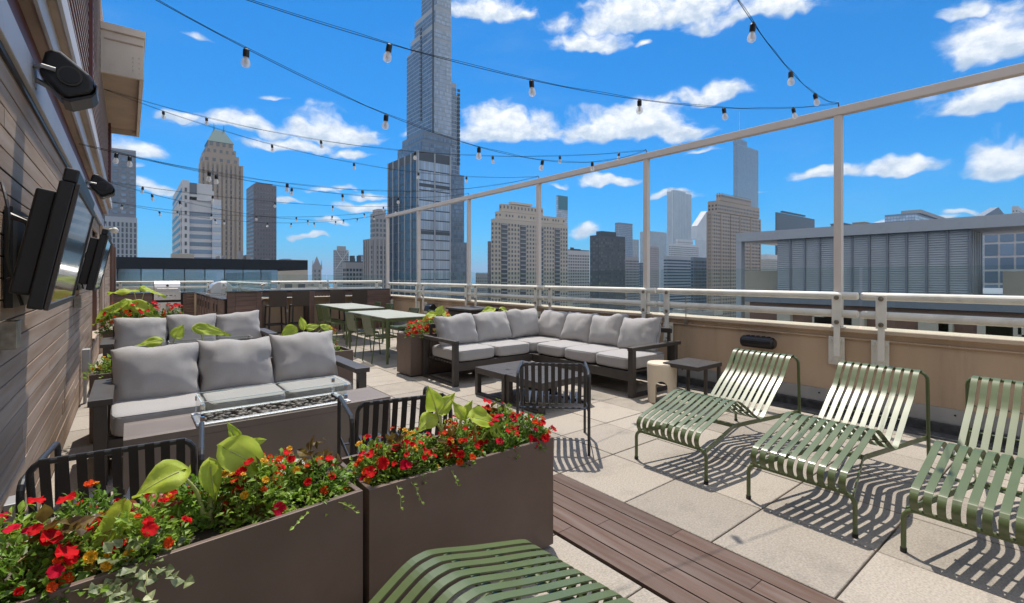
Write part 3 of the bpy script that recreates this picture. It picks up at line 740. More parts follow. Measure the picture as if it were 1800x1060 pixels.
for k, (x0, x1) in enumerate([(3.405, 4.06), (4.06, 4.715)]):
    put_cushion(t, 'seat_cushion', x1-x0-.004, .76, .17, ((x0+x1)/2, 5.80, .385), p=7, wr=.004)
put_cushion(t, 'seat_cushion', .80, .76, .17, (5.12, 5.80, .386), p=7, wr=.004)
for k in range(3):
    put_cushion(t, 'seat_cushion', .80, .575, .17, (5.12, 3.94+k*.58, .385), p=7, wr=.004)
for k in range(3):
    put_cushion(t, 'back_cushion', .66, .28, .46, (3.76+k*.645, 6.03+random.uniform(-.02,.02), .665+.012*k), (rad(-22+random.uniform(-3,3)), rad(random.uniform(-3,3)), rad(random.uniform(-6,6))), pinch=.72, p=4.2, wr=.013)
for k in range(4):
    put_cushion(t, 'back_cushion', .60, .28, .47, (5.44+random.uniform(-.02,.01), 5.72-k*.565, .67), (rad(-22+random.uniform(-3,3)), rad(random.uniform(-3,3)), rad(-90+random.uniform(-6,6))), pinch=.72, p=4.2, wr=.013)

# coffee tables (two frames pushed together)
def low_table(label, x0, x1, y0, y1, z=.335):
    t = thing('coffee_table', label, 'coffee table', ((x0+x1)/2, (y0+y1)/2, 0), group='low charcoal coffee tables')
    a, b = (x1-x0)/2, (y1-y0)/2
    m = MB(); n = 7; w = 2*b/n
    m.box(-a, a, -b, b, z-.012, z-.003)
    for k in range(n): m.box(-a+.002, a-.002, -b+k*w+.0015, -b+(k+1)*w-.0015, z-.0029, z)
    m.build('tabletop', 'frame', t)
    MB().box(-a, a, -b, -b+.04, z-.07, z-.0121).box(-a, a, b-.04, b, z-.07, z-.0121).box(-a, -a+.04, -b+.0401, b-.0401, z-.07, z-.0121).box(a-.04, a, -b+.0401, b-.0401, z-.07, z-.0121).build('apron', 'frame', t, bevel=.002)
    for sx in (-1, 1):
        x = sx*(a-.03)
        MB().box(x-.03, x+.03, -b, -b+.055, 0, z-.0701).box(x-.03, x+.03, b-.055, b, 0, z-.0701).box(x-.03, x+.03, -b+.0551, b-.0551, 0, .03).build('leg', 'frame', t, bevel=.003)
    return t
low_table('charcoal coffee table nearer the small brown planter, half of a joined pair', 3.34, 4.10, 4.33, 4.92)
low_table('charcoal coffee table in front of the sectional, behind the dark armchair', 3.36, 4.12, 3.72, 4.325)

# chairs
def make_armchair(label, loc, rz):
    t = thing('slatted_armchair', label, 'armchair', loc, rz, 'anthracite slatted metal armchairs')
    for s in (-1, 1):
        x = .29*s; R = .05; pts = [(x, -.01, 0), (x, 0, .66-R)]
        for a in (22, 45, 68): pts.append((x, R*(1-math.cos(rad(a))), .66-R+R*math.sin(rad(a))))
        pts += [(x, R, .66), (x, .56-R, .66)]
        for a in (68, 45, 22): pts.append((x, .56-R*(1-math.cos(rad(a))), .66-R+R*math.sin(rad(a))))
        pts += [(x, .56, .66-R), (x, .57, 0)]
        MB().tube(pts, .0125, 10).build('arm', 'dchair', t, smooth=False)
        MB().box(x-.003-.01*s, x+.003-.01*s, .01, .55, .355, .385).build('side_rail', 'dchair', t)
    R = .05; pts = [(-.262, .075, .385), (-.262, -.01, .735-R)]
    for a in (22, 45, 68): pts.append((-.262+R*(1-math.cos(rad(a))), -.016-.004*a/68, .735-R+R*math.sin(rad(a))))
    pts += [(-.262+R, -.022, .735), (.262-R, -.022, .735)]
    for a in (68, 45, 22): pts.append((.262-R*(1-math.cos(rad(a))), -.016-.004*a/68, .735-R+R*math.sin(rad(a))))
    pts += [(.262, -.01, .735-R), (.262, .075, .385)]
    MB().tube(pts, .0125, 10).build('back_frame', 'dchair', t)
    MB().box(-.285, .285, .07, .10, .352, .358).box(-.285, .285, .48, .51, .352, .358).build('cross_bar', 'dchair', t)
    prof = smooth_path([(-.012, .742), (-.038, .748), (-.030, .72), (.0, .60), (.035, .48), (.065, .415), (.11, .385), (.20, .378), (.40, .392), (.50, .392), (.545, .375), (.55, .345)], 4)
    for k in range(9):
        x = -.216 + k*.054
        mb = MB().ribbon([(p.x, p.y) for p in prof], x-.016, x+.016, .004)
        mb.v = [(q[1], q[0], q[2]) for q in mb.v]; mb.f = [f[::-1] for f in mb.f]
        mb.build('slat', 'dchair', t)
    return t
AC = make_armchair('dark slatted armchair standing alone by the charcoal coffee tables', (2.71, 2.86, 0), rad(-43.8))
dup(AC, (-.035, 2.575, 0), rad(-6), 'dark slatted armchair next to the plank wall behind the left planter')
dup(AC, (1.26, 2.60, 0), rad(-12), 'dark slatted armchair behind the right planter, facing the fire table')
def make_chair(label, loc, rz):
    t = thing('dining_chair', label, 'chair', loc, rz, 'olive slatted dining chairs')
    for sx in (-1, 1):
        MB().tube([(.20*sx, -.25, 0), (.205*sx, -.20, .43), (.20*sx, -.24, .70), (.19*sx, -.265, .78)], .011, 8).build('rear_leg', 'olive', t)
        MB().tube([(.20*sx, .24, 0), (.205*sx, .20, .42)], .011, 8).build('front_leg', 'olive', t)
        MB().box(.205*sx-.003, .205*sx+.003, -.20, .20, .40, .43).build('side_rail', 'olive', t)
    MB().tube([(-.19, -.265, .78), (.19, -.265, .78)], .011, 8).build('top_rail', 'olive', t)
    prof = smooth_path([(-.258, .79), (-.28, .785), (-.265, .72), (-.235, .58), (-.21, .48), (-.16, .44), (0, .43), (.15, .44), (.20, .43), (.215, .40)], 3)
    for k in range(9):
        x = -.17 + k*.0425
        mb = MB().ribbon([(p.x, p.y) for p in prof], x-.0135, x+.0135, .004)
        mb.v = [(q[1], q[0], q[2]) for q in mb.v]; mb.f = [f[::-1] for f in mb.f]
        mb.build('slat', 'olive', t)
    return t
E90 = rad(-90)
DC = make_chair('olive dining chair at the nearer dining table, nearest the small brown planter', (3.40, 7.88, 0), E90)
for (x, y, rz, lb) in [(3.42, 8.72, rad(-88), 'olive dining chair at the nearer dining table, second from the small brown planter'),
    (3.62, 10.75, rad(-90), 'olive dining chair on the sofa side of the farther dining table, nearer one'),
    (3.72, 11.55, rad(-87), 'olive dining chair on the sofa side of the farther dining table, beside the bar stools'),
    (4.42, 9.15, rad(92), 'olive dining chair on the parapet side of the nearer dining table, by its far end'),
    (4.36, 8.25, rad(90), 'olive dining chair on the parapet side of the nearer dining table, hidden by planter leaves'),
    (4.72, 11.0, rad(92), 'olive dining chair on the parapet side of the farther dining table, nearer one'),
    (4.76, 11.85, rad(88), 'olive dining chair on the parapet side of the farther dining table, farthest of all'),
    (.55, 10.85, rad(8), 'olive chair among the leaves behind the farther sofa, in front of the grill')]:
    dup(DC, (x, y, 0), rz, lb)
def table(label, x0, x1, y0, y1, rz=0.):
    a, b = (x1-x0)/2, (y1-y0)/2
    t = thing('dining_table', label, 'table', ((x0+x1)/2, (y0+y1)/2, 0), rz, 'olive metal dining tables')
    MB().box(-a, a, -b, b, .748, .766).build('tabletop', 'olivetop', t, bevel=.006)
    MB().box(-a+.02, a-.02, -b+.02, -b+.026, .70, .7479).box(-a+.02, a-.02, b-.026, b-.02, .70, .7479).box(-a+.02, -a+.026, -b+.0261, b-.0261, .70, .7479).box(a-.026, a-.02, -b+.0261, b-.0261, .70, .7479).build('apron', 'olive', t)
    for sx in (-1, 1):
        for s2 in (-1, 1): MB().tube([(sx*(a-.03), s2*(b-.03), 0), (sx*(a-.03), s2*(b-.03), .7479)], .022, 12).build('leg', 'olive', t)
    return t
table('olive topped dining table nearer the small brown planter', 3.33, 4.20, 7.44, 9.35, rad(-1.5))
table('olive topped dining table farther back, close to the bar stools', 3.62, 4.48, 10.12, 12.25, rad(-2))

def make_stool(label, loc, rz=0.):
    t = thing('bar_stool', label, 'bar stool', loc, rz, 'dark bar stools along the wooden bar')
    MB().box(-.20, .20, -.19, .19, .715, .755).build('seat', 'frame', t, bevel=.014, seg=3)
    # back, near side (-y), slightly curved
    m = MB(); n = 8
    for k in range(n):
        x0 = -.20 + k*.05; x1 = x0+.05; f = lambda x: -.195 - .018*math.cos(x/.2*math.pi/2)
        m.add([(x0, f(x0), .74), (x1, f(x1), .74), (x1, f(x1)-.035, 1.10), (x0, f(x0)-.035, 1.10), (x0, f(x0)+.012, .74), (x1, f(x1)+.012, .74), (x1, f(x1)-.023, 1.10), (x0, f(x0)-.023, 1.10)],
              [(0,1,2,3),(5,4,7,6),(3,2,6,7),(1,0,4,5),(0,3,7,4),(1,5,6,2)])
    m.build('backrest', 'wicker', t)
    for sx in (-1, 1):
        for s2 in (-1, 1):
            MB().box(-.016, .016, -.016, .016, 0, .715, Matrix.Translation((sx*.20, s2*.20, 0)) @ Matrix.Shear('XY', 4, (-.035*sx, -.03*s2))).build('leg', 'black', t)
    m = MB()
    for (x0, x1, y0, y1) in ((-.19, .19, -.20, -.18), (-.19, .19, .18, .20), (-.20, -.18, -.179, .179), (.18, .20, -.179, .179)): m.box(x0, x1, y0, y1, .27, .30)
    m.build('footrest', 'black', t); return t
ST = make_stool('dark bar stool nearest the outdoor kitchen island', (2.80, 12.75, 0), rad(2))
dup(ST, (3.33, 12.72, 0), rad(-2), 'dark bar stool beside the wooden bar post, kitchen side')
dup(ST, (4.26, 12.84, 0), rad(1), 'dark bar stool between the wooden bar post and the last stool')
dup(ST, (4.86, 12.84, 0), rad(-3), 'dark bar stool nearest the bar corner')

# small side pieces
t = thing('drum_stool', 'ivory drum shaped side stool with arched cutout beside the sectional', 'side stool', (4.83, 3.27, 0), rad(-20))
sg = 40; m = MB(); prof = [(.150, 0), (.156, .006), (.168, .44), (.160, .455), (0, .458)]
for (r, z) in prof[:-1]:
    for k in range(sg): a = 2*math.pi*k/sg; m.v.append((r*math.cos(a), r*math.sin(a), z))
m.v.append((0, 0, .458)); m.v.append((0, 0, 0))
for j in range(len(prof)-2):
    for k in range(sg): m.f.append((j*sg+k, j*sg+(k+1) % sg, (j+1)*sg+(k+1) % sg, (j+1)*sg+k))
for k in range(sg): m.f.append(((len(prof)-2)*sg+k, (len(prof)-2)*sg+(k+1) % sg, len(m.v)-2)); m.f.append(((k+1) % sg, k, len(m.v)-1))
drum = m.build('drum', 'ivory', t, smooth=False)
cut = MB(); pr_ = [(-.065, -.02), (.065, -.02), (.065, .20)] + [(.065*math.cos(rad(a)), .20+.065*math.sin(rad(a))) for a in range(15, 180, 15)] + [(-.065, .20)]
cut.prism(pr_, 'y', -.4, .4)
for kk, an in enumerate((0.,)):
    c = cut.build('cutter', None, t); import bmesh; q_ = bmesh.new(); q_.from_mesh(c.data); bmesh.ops.recalc_face_normals(q_, faces=q_.faces); q_.to_mesh(c.data); q_.free(); c.rotation_euler = (0, 0, rad(-38)); bo = drum.modifiers.new('arch', 'BOOLEAN'); bo.object = c; bo.solver = 'EXACT'
    bpy.context.view_layer.update()
    dg = bpy.context.evaluated_depsgraph_get(); me = bpy.data.meshes.new_from_object(drum.evaluated_get(dg)); drum.modifiers.clear(); drum.data = me
    if not me.materials: me.materials.append(MT['ivory'])
    bpy.data.objects.remove(c)
bv = drum.modifiers.new('bevel', 'BEVEL'); bv.width = .006; bv.segments = 2; bv.limit_method = 'ANGLE'; bv.angle_limit = rad(50)
t = thing('side_table', 'small dark slatted side table beside the ivory stool', 'side table', (5.02, 3.0, 0), rad(0))
m = MB()
for k in range(9): m.box(-.25, .25, -.21+k*.0467+.0015, -.21+(k+1)*.0467-.0015, .458, .474)
m.build('tabletop', 'frame', t)
MB().box(-.25, .25, -.215, -.2105, .43, .472).box(-.25, .25, .2105, .215, .43, .472).box(-.255, -.2505, -.215, .215, .43, .472).box(.2505, .255, -.215, .215, .43, .472).build('rim', 'frame', t)
for (x, y) in ((.23, -.19), (.23, .19), (-.05, .19), (-.05, -.19)):
    MB().box(x-.015, x+.015, y-.015, y+.015, 0, .457).build('leg', 'frame', t)
MB().box(-.035, .214, -.20, -.18, 0, .025).box(-.035, .214, .18, .20, 0, .025).build('foot_rail', 'frame', t)

t = thing('round_side_table', 'small round pale topped table between the two dark armchairs', 'side table', (.60, 2.80, 0))
MB().cyl((0, 0), .17, .405, .42, 40).build('tabletop', 'olivetop', t, bevel=.003)
MB().cyl((0, 0), .018, .012, .4049, 16).build('stem', 'dchair', t); MB().cyl((0, 0), .14, 0, .0119, 32).build('base', 'dchair', t)
t = thing('wall_outlet', 'grey outlet box with black plug and cord low on the plank wall by the armchair', 'outlet', (-.425, 3.05, 0))
MB().box(0, .05, -.06, .06, .30, .46).build('outlet_box', 'flash', t, bevel=.005)
MB().box(.051, .10, -.03, .03, .33, .39).build('plug', 'black', t, bevel=.008)
MB().tube(smooth_path([(.10, 0, .36), (.14, .02, .30), (.10, .06, .10), (.05, .05, .012), (.04, -.3, .008), (.05, -.8, .008)], 6), .005, 6).build('cord', 'cable', t)
# fire tables
def fire_table(label, loc, w, d, h):
    t = thing('fire_table', label, 'fire table', loc, 0, 'bronze fire tables with glass guards')
    MB().box(.03, w-.03, .03, d-.03, .03, h-.04).build('base', 'bronze', t, bevel=.004)
    a0, a1, b0, b1 = .37, w-.32, .035, d-.06
    m = MB().box(0, w, 0, b0, h-.045, h).box(0, w, b1, d, h-.045, h).box(0, a0, b0+.0001, b1-.0001, h-.045, h).box(a1, w, b0+.0001, b1-.0001, h-.045, h)
    m.box(.0, w, .001, .012, .06, h-.046).box(0, w, d-.012, d-.001, .06, h-.046).box(.001, .012, .0125, d-.0125, .06, h-.046).box(w-.012, w-.001, .0125, d-.0125, .06, h-.046)
    m.build('tabletop', 'firetop', t, bevel=.0025)
    r = .035
    m = MB().box(a0-.01, a1+.01, b0-.01, b0+r, h+.001, h+.012).box(a0-.01, a1+.01, b1-r, b1+.01, h+.001, h+.012).box(a0-.01, a0+r, b0+r, b1-r, h+.001, h+.012).box(a1-r, a1+.01, b0+r, b1-r, h+.001, h+.012)
    m.box(a0+.002, a1-.002, b0+.002, b1-.002, h-.04, h-.035)
    m.build('burner_tray', 'steel', t, bevel=.0015)
    m = MB(); rr = random.Random(5)
    for k in range(190):
        m.ball((rr.uniform(a0+r+.02, a1-r-.02), rr.uniform(b0+r+.012, b1-r-.012), h-.012+rr.uniform(0, .022)), rr.uniform(.012, .022), 9, 6, (1, rr.uniform(.7, 1), rr.uniform(.55, .75)), .2)
    st = m.build('lava_stones', 'stone', t, smooth=True); st['kind'] = 'stuff'
    gx0, gx1, gy0, gy1, gh = a0+.015, a1-.012, b0+.012, b1-.005, h+.145
    for q in ((gx0, gx1, gy0, gy0+.006), (gx0, gx1, gy1-.006, gy1), (gx0, gx0+.006, gy0+.0065, gy1-.0065), (gx1-.006, gx1, gy0+.0065, gy1-.0065)):
        gg = MB().box(*q, h+.014, gh).build('glass_guard', 'fireglass', t)
        MB().box(q[0]+.0005, q[1]-.0005, q[2]+.0005, q[3]-.0005, gh+.0005, gh+.0035).build('glass_edge', 'glassedge', gg)
    for x in (gx0+.008, gx1-.008):
        for y in (gy0+.008, gy1-.008):
            for z in (h+.04, gh-.03):
                MB().box(x-.012, x+.012, y-.012, y+.012, z-.014, z+.014).build('corner_clip', 'chrome', t)
    return t
fire_table('bronze fire table with glass guard in front of the nearer sofa', (-.025, 3.58, 0), 1.65, .42, .50)
fire_table('bronze fire table with glass guard in front of the farther sofa', (0.0, 7.05, 0), 1.62, .42, .50)

# ------------------------------------------------------------------ outdoor kitchen + bar
def boards(mb, axis, plane, a0, a1, z0, z1, th, h=.11, sgn=1):
    z = z0
    while z < z1-.01:
        zz = min(z+h-.006, z1)
        if axis == 'y': mb.box(a0, a1, plane-th if sgn < 0 else plane, plane if sgn < 0 else plane+th, z, zz)
        else: mb.box(plane-th if sgn < 0 else plane, plane if sgn < 0 else plane+th, a0, a1, z, zz)
        z += h
t = thing('kitchen_counter', 'wood fronted outdoor kitchen counter along the far wall holding the steel grill', 'counter', (0, 0, 0))
MB().box(-.40, 1.52, 19.42, 20.2, 0, .885).build('cabinet_body', 'plankdark', t)
for q_ in ((-.40, .60), (1.42, 1.735)): m = MB(); boards(m, 'y', 19.419, q_[0], q_[1], .05, .88, .02, sgn=-1); m.build('cabinet_boards', 'board', t)
MB().box(-.42, .65, 19.38, 20.25, .886, .92).box(1.37, 1.75, 19.38, 20.25, .886, .92).build('countertop', 'counter', t, bevel=.004)
d = MB().box(.64, .995, 19.385, 19.399, .16, .60).box(1.005, 1.36, 19.385, 19.399, .16, .60).build('door', 'steel', t, bevel=.004)
MB().tube([(.965, 19.365, .34), (.965, 19.365, .52)], .008).tube([(1.035, 19.365, .34), (1.035, 19.365, .52)], .008).build('handle', 'chrome', d)
t = thing('kitchen_island', 'wooden kitchen island with doors running towards the bar', 'kitchen island', (0, 0, 0))
MB().box(1.76, 2.42, 12.98, 19.0, 0, .885).build('cabinet_body', 'plankdark', t)
MB().box(1.73, 2.45, 13.02, 19.3, .886, .92).build('countertop', 'counter', t, bevel=.004)
for q_ in ((12.99, 13.9), (15.0, 15.4)): m = MB(); boards(m, 'x', 1.759, q_[0], q_[1], .05, .88, .02, sgn=-1); m.build('cabinet_boards', 'board', t)
for k, y in enumerate([13.95, 14.48, 15.45, 16.1, 16.75, 17.4, 18.05]):
    d = MB().box(1.735, 1.758, y, y+.50, .08, .86).build('door', 'board', t, bevel=.004); MB().tube([(1.72, y+.08, .55), (1.72, y+.08, .75)], .009).build('handle', 'metaldk', d)
m = MB().box(1.80, 2.52, 12.90, 12.969, 0, 1.075); m.build('end_panel_core', 'plankdark', t)
m = MB(); boards(m, 'y', 12.899, 1.96, 2.40, .03, 1.07, .018, .105, sgn=-1)
m.box(1.80, 1.955, 12.878, 12.899, .0, 1.075).box(2.405, 2.52, 12.878, 12.899, .0, 1.075); m.build('end_panel_boards', 'board', t)
MB().box(1.77, 2.55, 12.85, 13.016, 1.076, 1.10).build('end_panel_cap', 'counter', t)
tag(MB().box(1.80, 2.50, 12.99, 13.0, 1.101, 1.42).box(1.80, 1.81, 13.001, 13.9, 1.0, 1.40).build('splash_guard', 'glass'), 'pale green tinted glass splash guard on the kitchen island', 'glass screen')
t = thing('sink_tap', 'arched chrome tap on the kitchen island', 'tap', (2.0, 14.4, .92))
pts = [(0, 0, 0)] + [(0, .09-.09*math.cos(rad(a)), .22+.10*math.sin(rad(a))) for a in range(0, 181, 20)] + [(0, .18, .16)]
MB().tube(pts, .011, 8).build('spout', 'chrome', t); MB().cyl((0, 0), .025, 0, .03).build('base', 'chrome', t)
def grill(label, loc, rz, s=1.):
    t = thing('gas_grill', label, 'grill', loc, rz, 'stainless gas grills in the outdoor kitchen')
    MB().box(-.36, .36, 0, .58, -.26, .02).build('body', 'steel', t, bevel=.006)
    pf = [(.03, .021), (.03, .16), (.10, .28), (.22, .35), (.40, .36), (.54, .26), (.57, .021)]
    m = MB().prism(pf, 'x', -.35, .35); lid = m.build('lid', 'steel', t, bevel=.012, seg=3)
    MB().tube([(-.28, -.02, .11), (.28, -.02, .11)], .014).box(-.30, -.27, -.02, .05, .10, .12).box(.27, .30, -.02, .05, .10, .12).build('handle', 'chrome', lid)
    m = MB(); m.tube([(0, .03, .21), (0, .015, .21)], .038, 20); m.build('thermometer', 'frame', lid)
    for x in (-.22, -.12, -.02, .20):
        MB().tube([(x, 0, -.12), (x, -.035, -.12)], .026, 14).build('knob', 'chrome', t)
    MB().box(.05, .13, -.006, .0, -.13, -.11).build('badge', 'metaldk', t)
    MB().box(-.355, .355, -.02, -.001, -.02, .018).build('front_shelf', 'steel', t)
    return t
grill('stainless gas grill with four knobs facing the terrace, set in the far counter', (1.0, 19.40, .94), 0)
grill('stainless gas grill set sideways in the kitchen island, lid seen end on', (1.76, 16.1, .945), rad(-90))

t = thing('bar_counter', 'long wooden bar with dark top behind the row of stools', 'bar', (0, 0, 0))
MB().box(2.56, 5.92, 12.98, 13.34, 1.071, 1.105).build('bar_top', 'counter', t, bevel=.004)
m = MB(); m.box(2.56, 3.58, 13.02, 13.045, .955, 1.07).box(3.80, 5.04, 13.02, 13.045, .955, 1.07); m.build('apron', 'board', t)
MB().box(3.60, 3.64, 12.78, 13.34, 0, 1.07).build('side_panel', 'boardred', t)
MB().box(3.641, 3.78, 12.98, 13.02, 0, 1.07).build('post', 'board', t)
m = MB(); boards(m, 'y', 13.00, 5.20, 5.88, .03, 1.07, .02, .105, sgn=-1); m.box(5.05, 5.195, 12.975, 13.0, 0, 1.07).box(5.05, 5.90, 13.001, 13.03, 0, 1.069); m.build('end_panel', 'board', t)
MB().box(2.56, 3.59, 13.35, 13.358, .0, .02).build('foot_bar', 'metaldk', t)
tag(MB().box(3.16, 3.24, 13.395, 13.419, .52, .60).build('wall_outlet', 'white'), 'small outlet plate on the tan wall behind the second bar stool', 'outlet')

# ------------------------------------------------------------------ planters
def planter(label, loc, w, d, h, rz=0., grp='bronze planter boxes'):
    t = thing('planter_box', label, 'planter', loc, rz, grp)
    th = .022
    m = MB().box(0, w, 0, th, .02, h).box(0, w, d-th, d, .02, h).box(0, th, th+.0001, d-th-.0001, .02, h).box(w-th, w, th+.0001, d-th-.0001, .02, h)
    m.build('box', 'bronze', t, bevel=.003)
    MB().box(.03, w-.03, .03, d-.03, 0, .019).build('plinth', 'black', t)
    MB().box(th+.001, w-th-.001, th+.001, d-th-.001, .03, h-.045).build('soil', 'soil', t)
    return t
RZL = rad(5.2)
planter('long bronze planter full of red flowers, ending beside the deck strip', (.757, 1.872, 0), 1.02, .42, .59)
planter('long bronze planter of red flowers and lime leaves next to the plank wall', (.738-1.03*math.cos(RZL), 1.885-1.03*math.sin(RZL), 0), 1.03, .42, .59, RZL)
planter('small end of a bronze planter with red flowers beside the sectional arm', (3.158, 6.29, 0), 2.1, .45, .605)
planter('bronze planter running behind the nearer grey sofa', (-.265, 5.50, 0), 2.30, .42, .60)
planter('bronze planter with big lime leaves behind the farther grey sofa', (-.30, 9.35, 0), 1.4, .42, .62)

# ================================================================== PLANTS
R = random.Random(11)
def leaf(mb, p, d, n, L, w, fold=.25, droop=.15):
    d = d.normalized(); sx = d.cross(n)
    if sx.length < 1e-4: sx = Vector((1, 0, 0))
    sx.normalize(); n = sx.cross(d)
    q = p + d*L*.45 - n*droop*L*.1; tip = p + d*L - n*droop*L
    mb.add([p, q + sx*w/2 + n*fold*w*.5, q, q - sx*w/2 + n*fold*w*.5, tip, p + d*L*.75 - n*droop*L*.45 + sx*w*.33 + n*fold*w*.4, p + d*L*.75 - n*droop*L*.45 - sx*w*.33 + n*fold*w*.4],
           [(0,2,1),(0,3,2),(1,2,4,5),(2,3,6,4)])
def rvec(z0=-.2, z1=1.): 
    a = R.uniform(0, 2*math.pi); z = R.uniform(z0, z1); r = math.sqrt(max(0, 1-z*z)); return Vector((r*math.cos(a), r*math.sin(a), z))
_fl = {}
def flower_mesh(mat, petals, r, cup, layers=1):
    key = (mat, petals, r, cup, layers)
    if key in _fl: return _fl[key]
    mb = MB()
    for ly in range(layers):
        rr = r*(1-.3*ly); cu = cup + .35*ly
        for k in range(petals):
            a = 2*math.pi*(k + .5*ly)/petals + R.uniform(-.12, .12); dr = Vector((math.cos(a), math.sin(a), 0)); sd = Vector((-dr.y, dr.x, 0))
            w = rr*math.sin(math.pi/petals)*R.uniform(.95, 1.2); j = R.uniform(-.28, .28)*r
            P = [Vector((0,0,0)) , dr*rr*.55 + sd*w*.8 + Vector((0,0,cu*rr*.45)), dr*rr*.6 + Vector((0,0,cu*rr*.35)), dr*rr*.55 - sd*w*.8 + Vector((0,0,cu*rr*.45)),
                 dr*rr*.95 + sd*w*.75 + Vector((0,0,cu*rr*.6+j)), dr*rr*1.04 + Vector((0,0,cu*rr*.5+j*.5)), dr*rr*.95 - sd*w*.75 + Vector((0,0,cu*rr*.62-j))]
            mb.add(P, [(0,1,2),(0,2,3),(1,4,5,2),(2,5,6,3)])
    me = bpy.data.meshes.new('flower'); me.from_pydata(mb.v, [], mb.f); me.materials.append(MT[mat]); me.update(); _fl[key] = me; return me
def put_flower(parent, kind, pos, nrm, s=1.):
    me = {'red': lambda: flower_mesh('red', 5, .030, .35, 1), 'pink': lambda: flower_mesh('pink', 5, .029, .55, 1), 'double': lambda: flower_mesh('red', 6, .024, .5, 3),
          'orange': lambda: flower_mesh('orange', 9, .021, .3, 2), 'yellow': lambda: flower_mesh('yellow', 9, .019, .45, 3)}[kind]()
    o = bpy.data.objects.new('flower', me); COL.objects.link(o); o.parent = parent; o.location = pos; s *= .70; o.scale = (s, s, s)
    q = Vector(nrm).to_track_quat('Z', 'Y'); o.rotation_euler = q.to_euler(); return o
def bush(name, label, cat, loc, rx, ry, h, n, lmat, lsize, flowers=(), group=None, spill=None, fs=1.0, lw=.45, hole=.25):
    t = thing(name, label, cat, loc, 0, group)
    m = MB(); st = MB()
    for k in range(max(6, n//22)):
        v = rvec(.15, 1); e = Vector((v.x*rx*.8, v.y*ry*.8, abs(v.z)*h*.85)); st.tube([(v.x*.02, v.y*.02, -.03), (e.x*.5, e.y*.5, e.z*.6), tuple(e)], .0016, 4, cap=False)
    for k in range(n):
        v = rvec(-.05, 1.); rr = R.uniform(.45, 1.0)**.6
        wob = 1 + .35*mnoise.noise(Vector((v.x*2.5+loc[0]*9, v.y*2.5+loc[1]*9, v.z*2.5)))
        p = Vector((v.x*rx*rr*wob, v.y*ry*rr*wob, max(.0, v.z)*h*rr*wob))
        if hole and mnoise.noise(p*14 + Vector(loc)*5) > .5 - hole*.5: continue
        dd = (Vector((v.x, v.y, v.z*.6)) + rvec(-.5, 1)*.9); nn = (Vector((v.x*.5, v.y*.5, 1)) + rvec(-1, 1)*.5).normalized()
        L = lsize*R.uniform(.6, 1.25); leaf(m, p, dd, nn, L, L*lw*R.uniform(.8, 1.2), R.uniform(.1, .5), R.uniform(-.1, .4))
    if spill:
        for k in range(spill[0]):
            a = R.uniform(-.9, .9); p = Vector((a*rx, -ry*.9, .03)); dv = Vector((R.uniform(-.4, .6), -.5, .25))
            pts = [p.copy()]
            for s in range(spill[1]):
                dv += Vector((R.uniform(-.35, .35), R.uniform(-.08, .10), -.20)); p = p + dv.normalized()*.022; p.y = max(p.y, -ry-.055-R.random()*.01); pts.append(p.copy())
                leaf(m, p, Vector((R.uniform(-1, 1), -.6, R.uniform(-.4, .5))), Vector((0, -.7, .6)), lsize*R.uniform(.6, 1.1), lsize*lw*1.2, .3, .2)
            st.tube(pts, .0015, 4, cap=False)
    m.build('foliage', lmat, t); st.build('stems', 'stalk', t)
    for (kind, cnt) in flowers:
        for k in range(cnt):
            v = rvec(.18, 1); wob = 1 + .35*mnoise.noise(Vector((v.x*2.5+loc[0]*9, v.y*2.5+loc[1]*9, v.z*2.5)))
            p = Vector((v.x*rx*wob, v.y*ry*wob, v.z*h*wob*1.06 + .008))
            put_flower(t, kind, p, (v + Vector((0, -.35, .5)) + rvec(-1, 1)*.45), fs*R.uniform(.6, 1.3))
    return t
def big_leaf(parent, base, tipdir, up, L, Wd, mat='lime', fold=.35, droop=.35, wave=.11, stalk_from=None, seed=0):
    """heart shaped leaf; base = where the stalk joins"""
    d = Vector(tipdir).normalized(); n = Vector(up); sx = d.cross(n).normalized(); n = sx.cross(d)
    base = Vector(base); m = MB(); nu, nv = 10, 14
    rows = []
    for j in range(nv+1):
        tt = j/nv; y = -.28 + 1.28*tt
        wid = math.sin(math.pi*min(1, (tt*1.02))**.62)*.5
        row = []
        for i in range(nu+1):
            s = i/nu*2-1
            yy = y
            if tt < .22: yy = y + (1-abs(s))*(.22-tt)*1.0     # notch at the stalk
            zz = fold*(abs(s)**1.3)*wid - droop*max(0, yy)**2*.6 + wave*math.sin(s*5 + seed)*math.sin(tt*7+seed*2)*abs(s) - .12*abs(s)**3*wid + .012*math.cos(tt*38)*abs(s)
            row.append(base + d*yy*L + sx*s*wid*Wd*2*.5*2*.5 + n*zz*L)
        rows.append(row)
    for r in rows: m.v += [tuple(p) for p in r]
    for j in range(nv):
        for i in range(nu): m.f.append((j*(nu+1)+i, j*(nu+1)+i+1, (j+1)*(nu+1)+i+1, (j+1)*(nu+1)+i))
    o = m.build('leaf', mat, parent, smooth=True)
    veins = MB(); veins.tube([tuple(rows[j][nu//2] + n*.001) for j in range(2, nv)], .0022, 5, rs=[.003*(1-k/(nv-2)*.8) for k in range(nv-2)])
    veins.build('midrib', 'stalk', o)
    if stalk_from is not None:
        a = Vector(stalk_from); b = base; mid = (a+b)/2 + Vector((0, 0, .03)) - d*.02
        MB().tube(smooth_path([tuple(a), tuple(mid), tuple(b)], 6), .006, 8, rs=[.011 - .007*k/12 for k in range(13)]).build('stalk', 'stalk', parent, smooth=True)
    return o

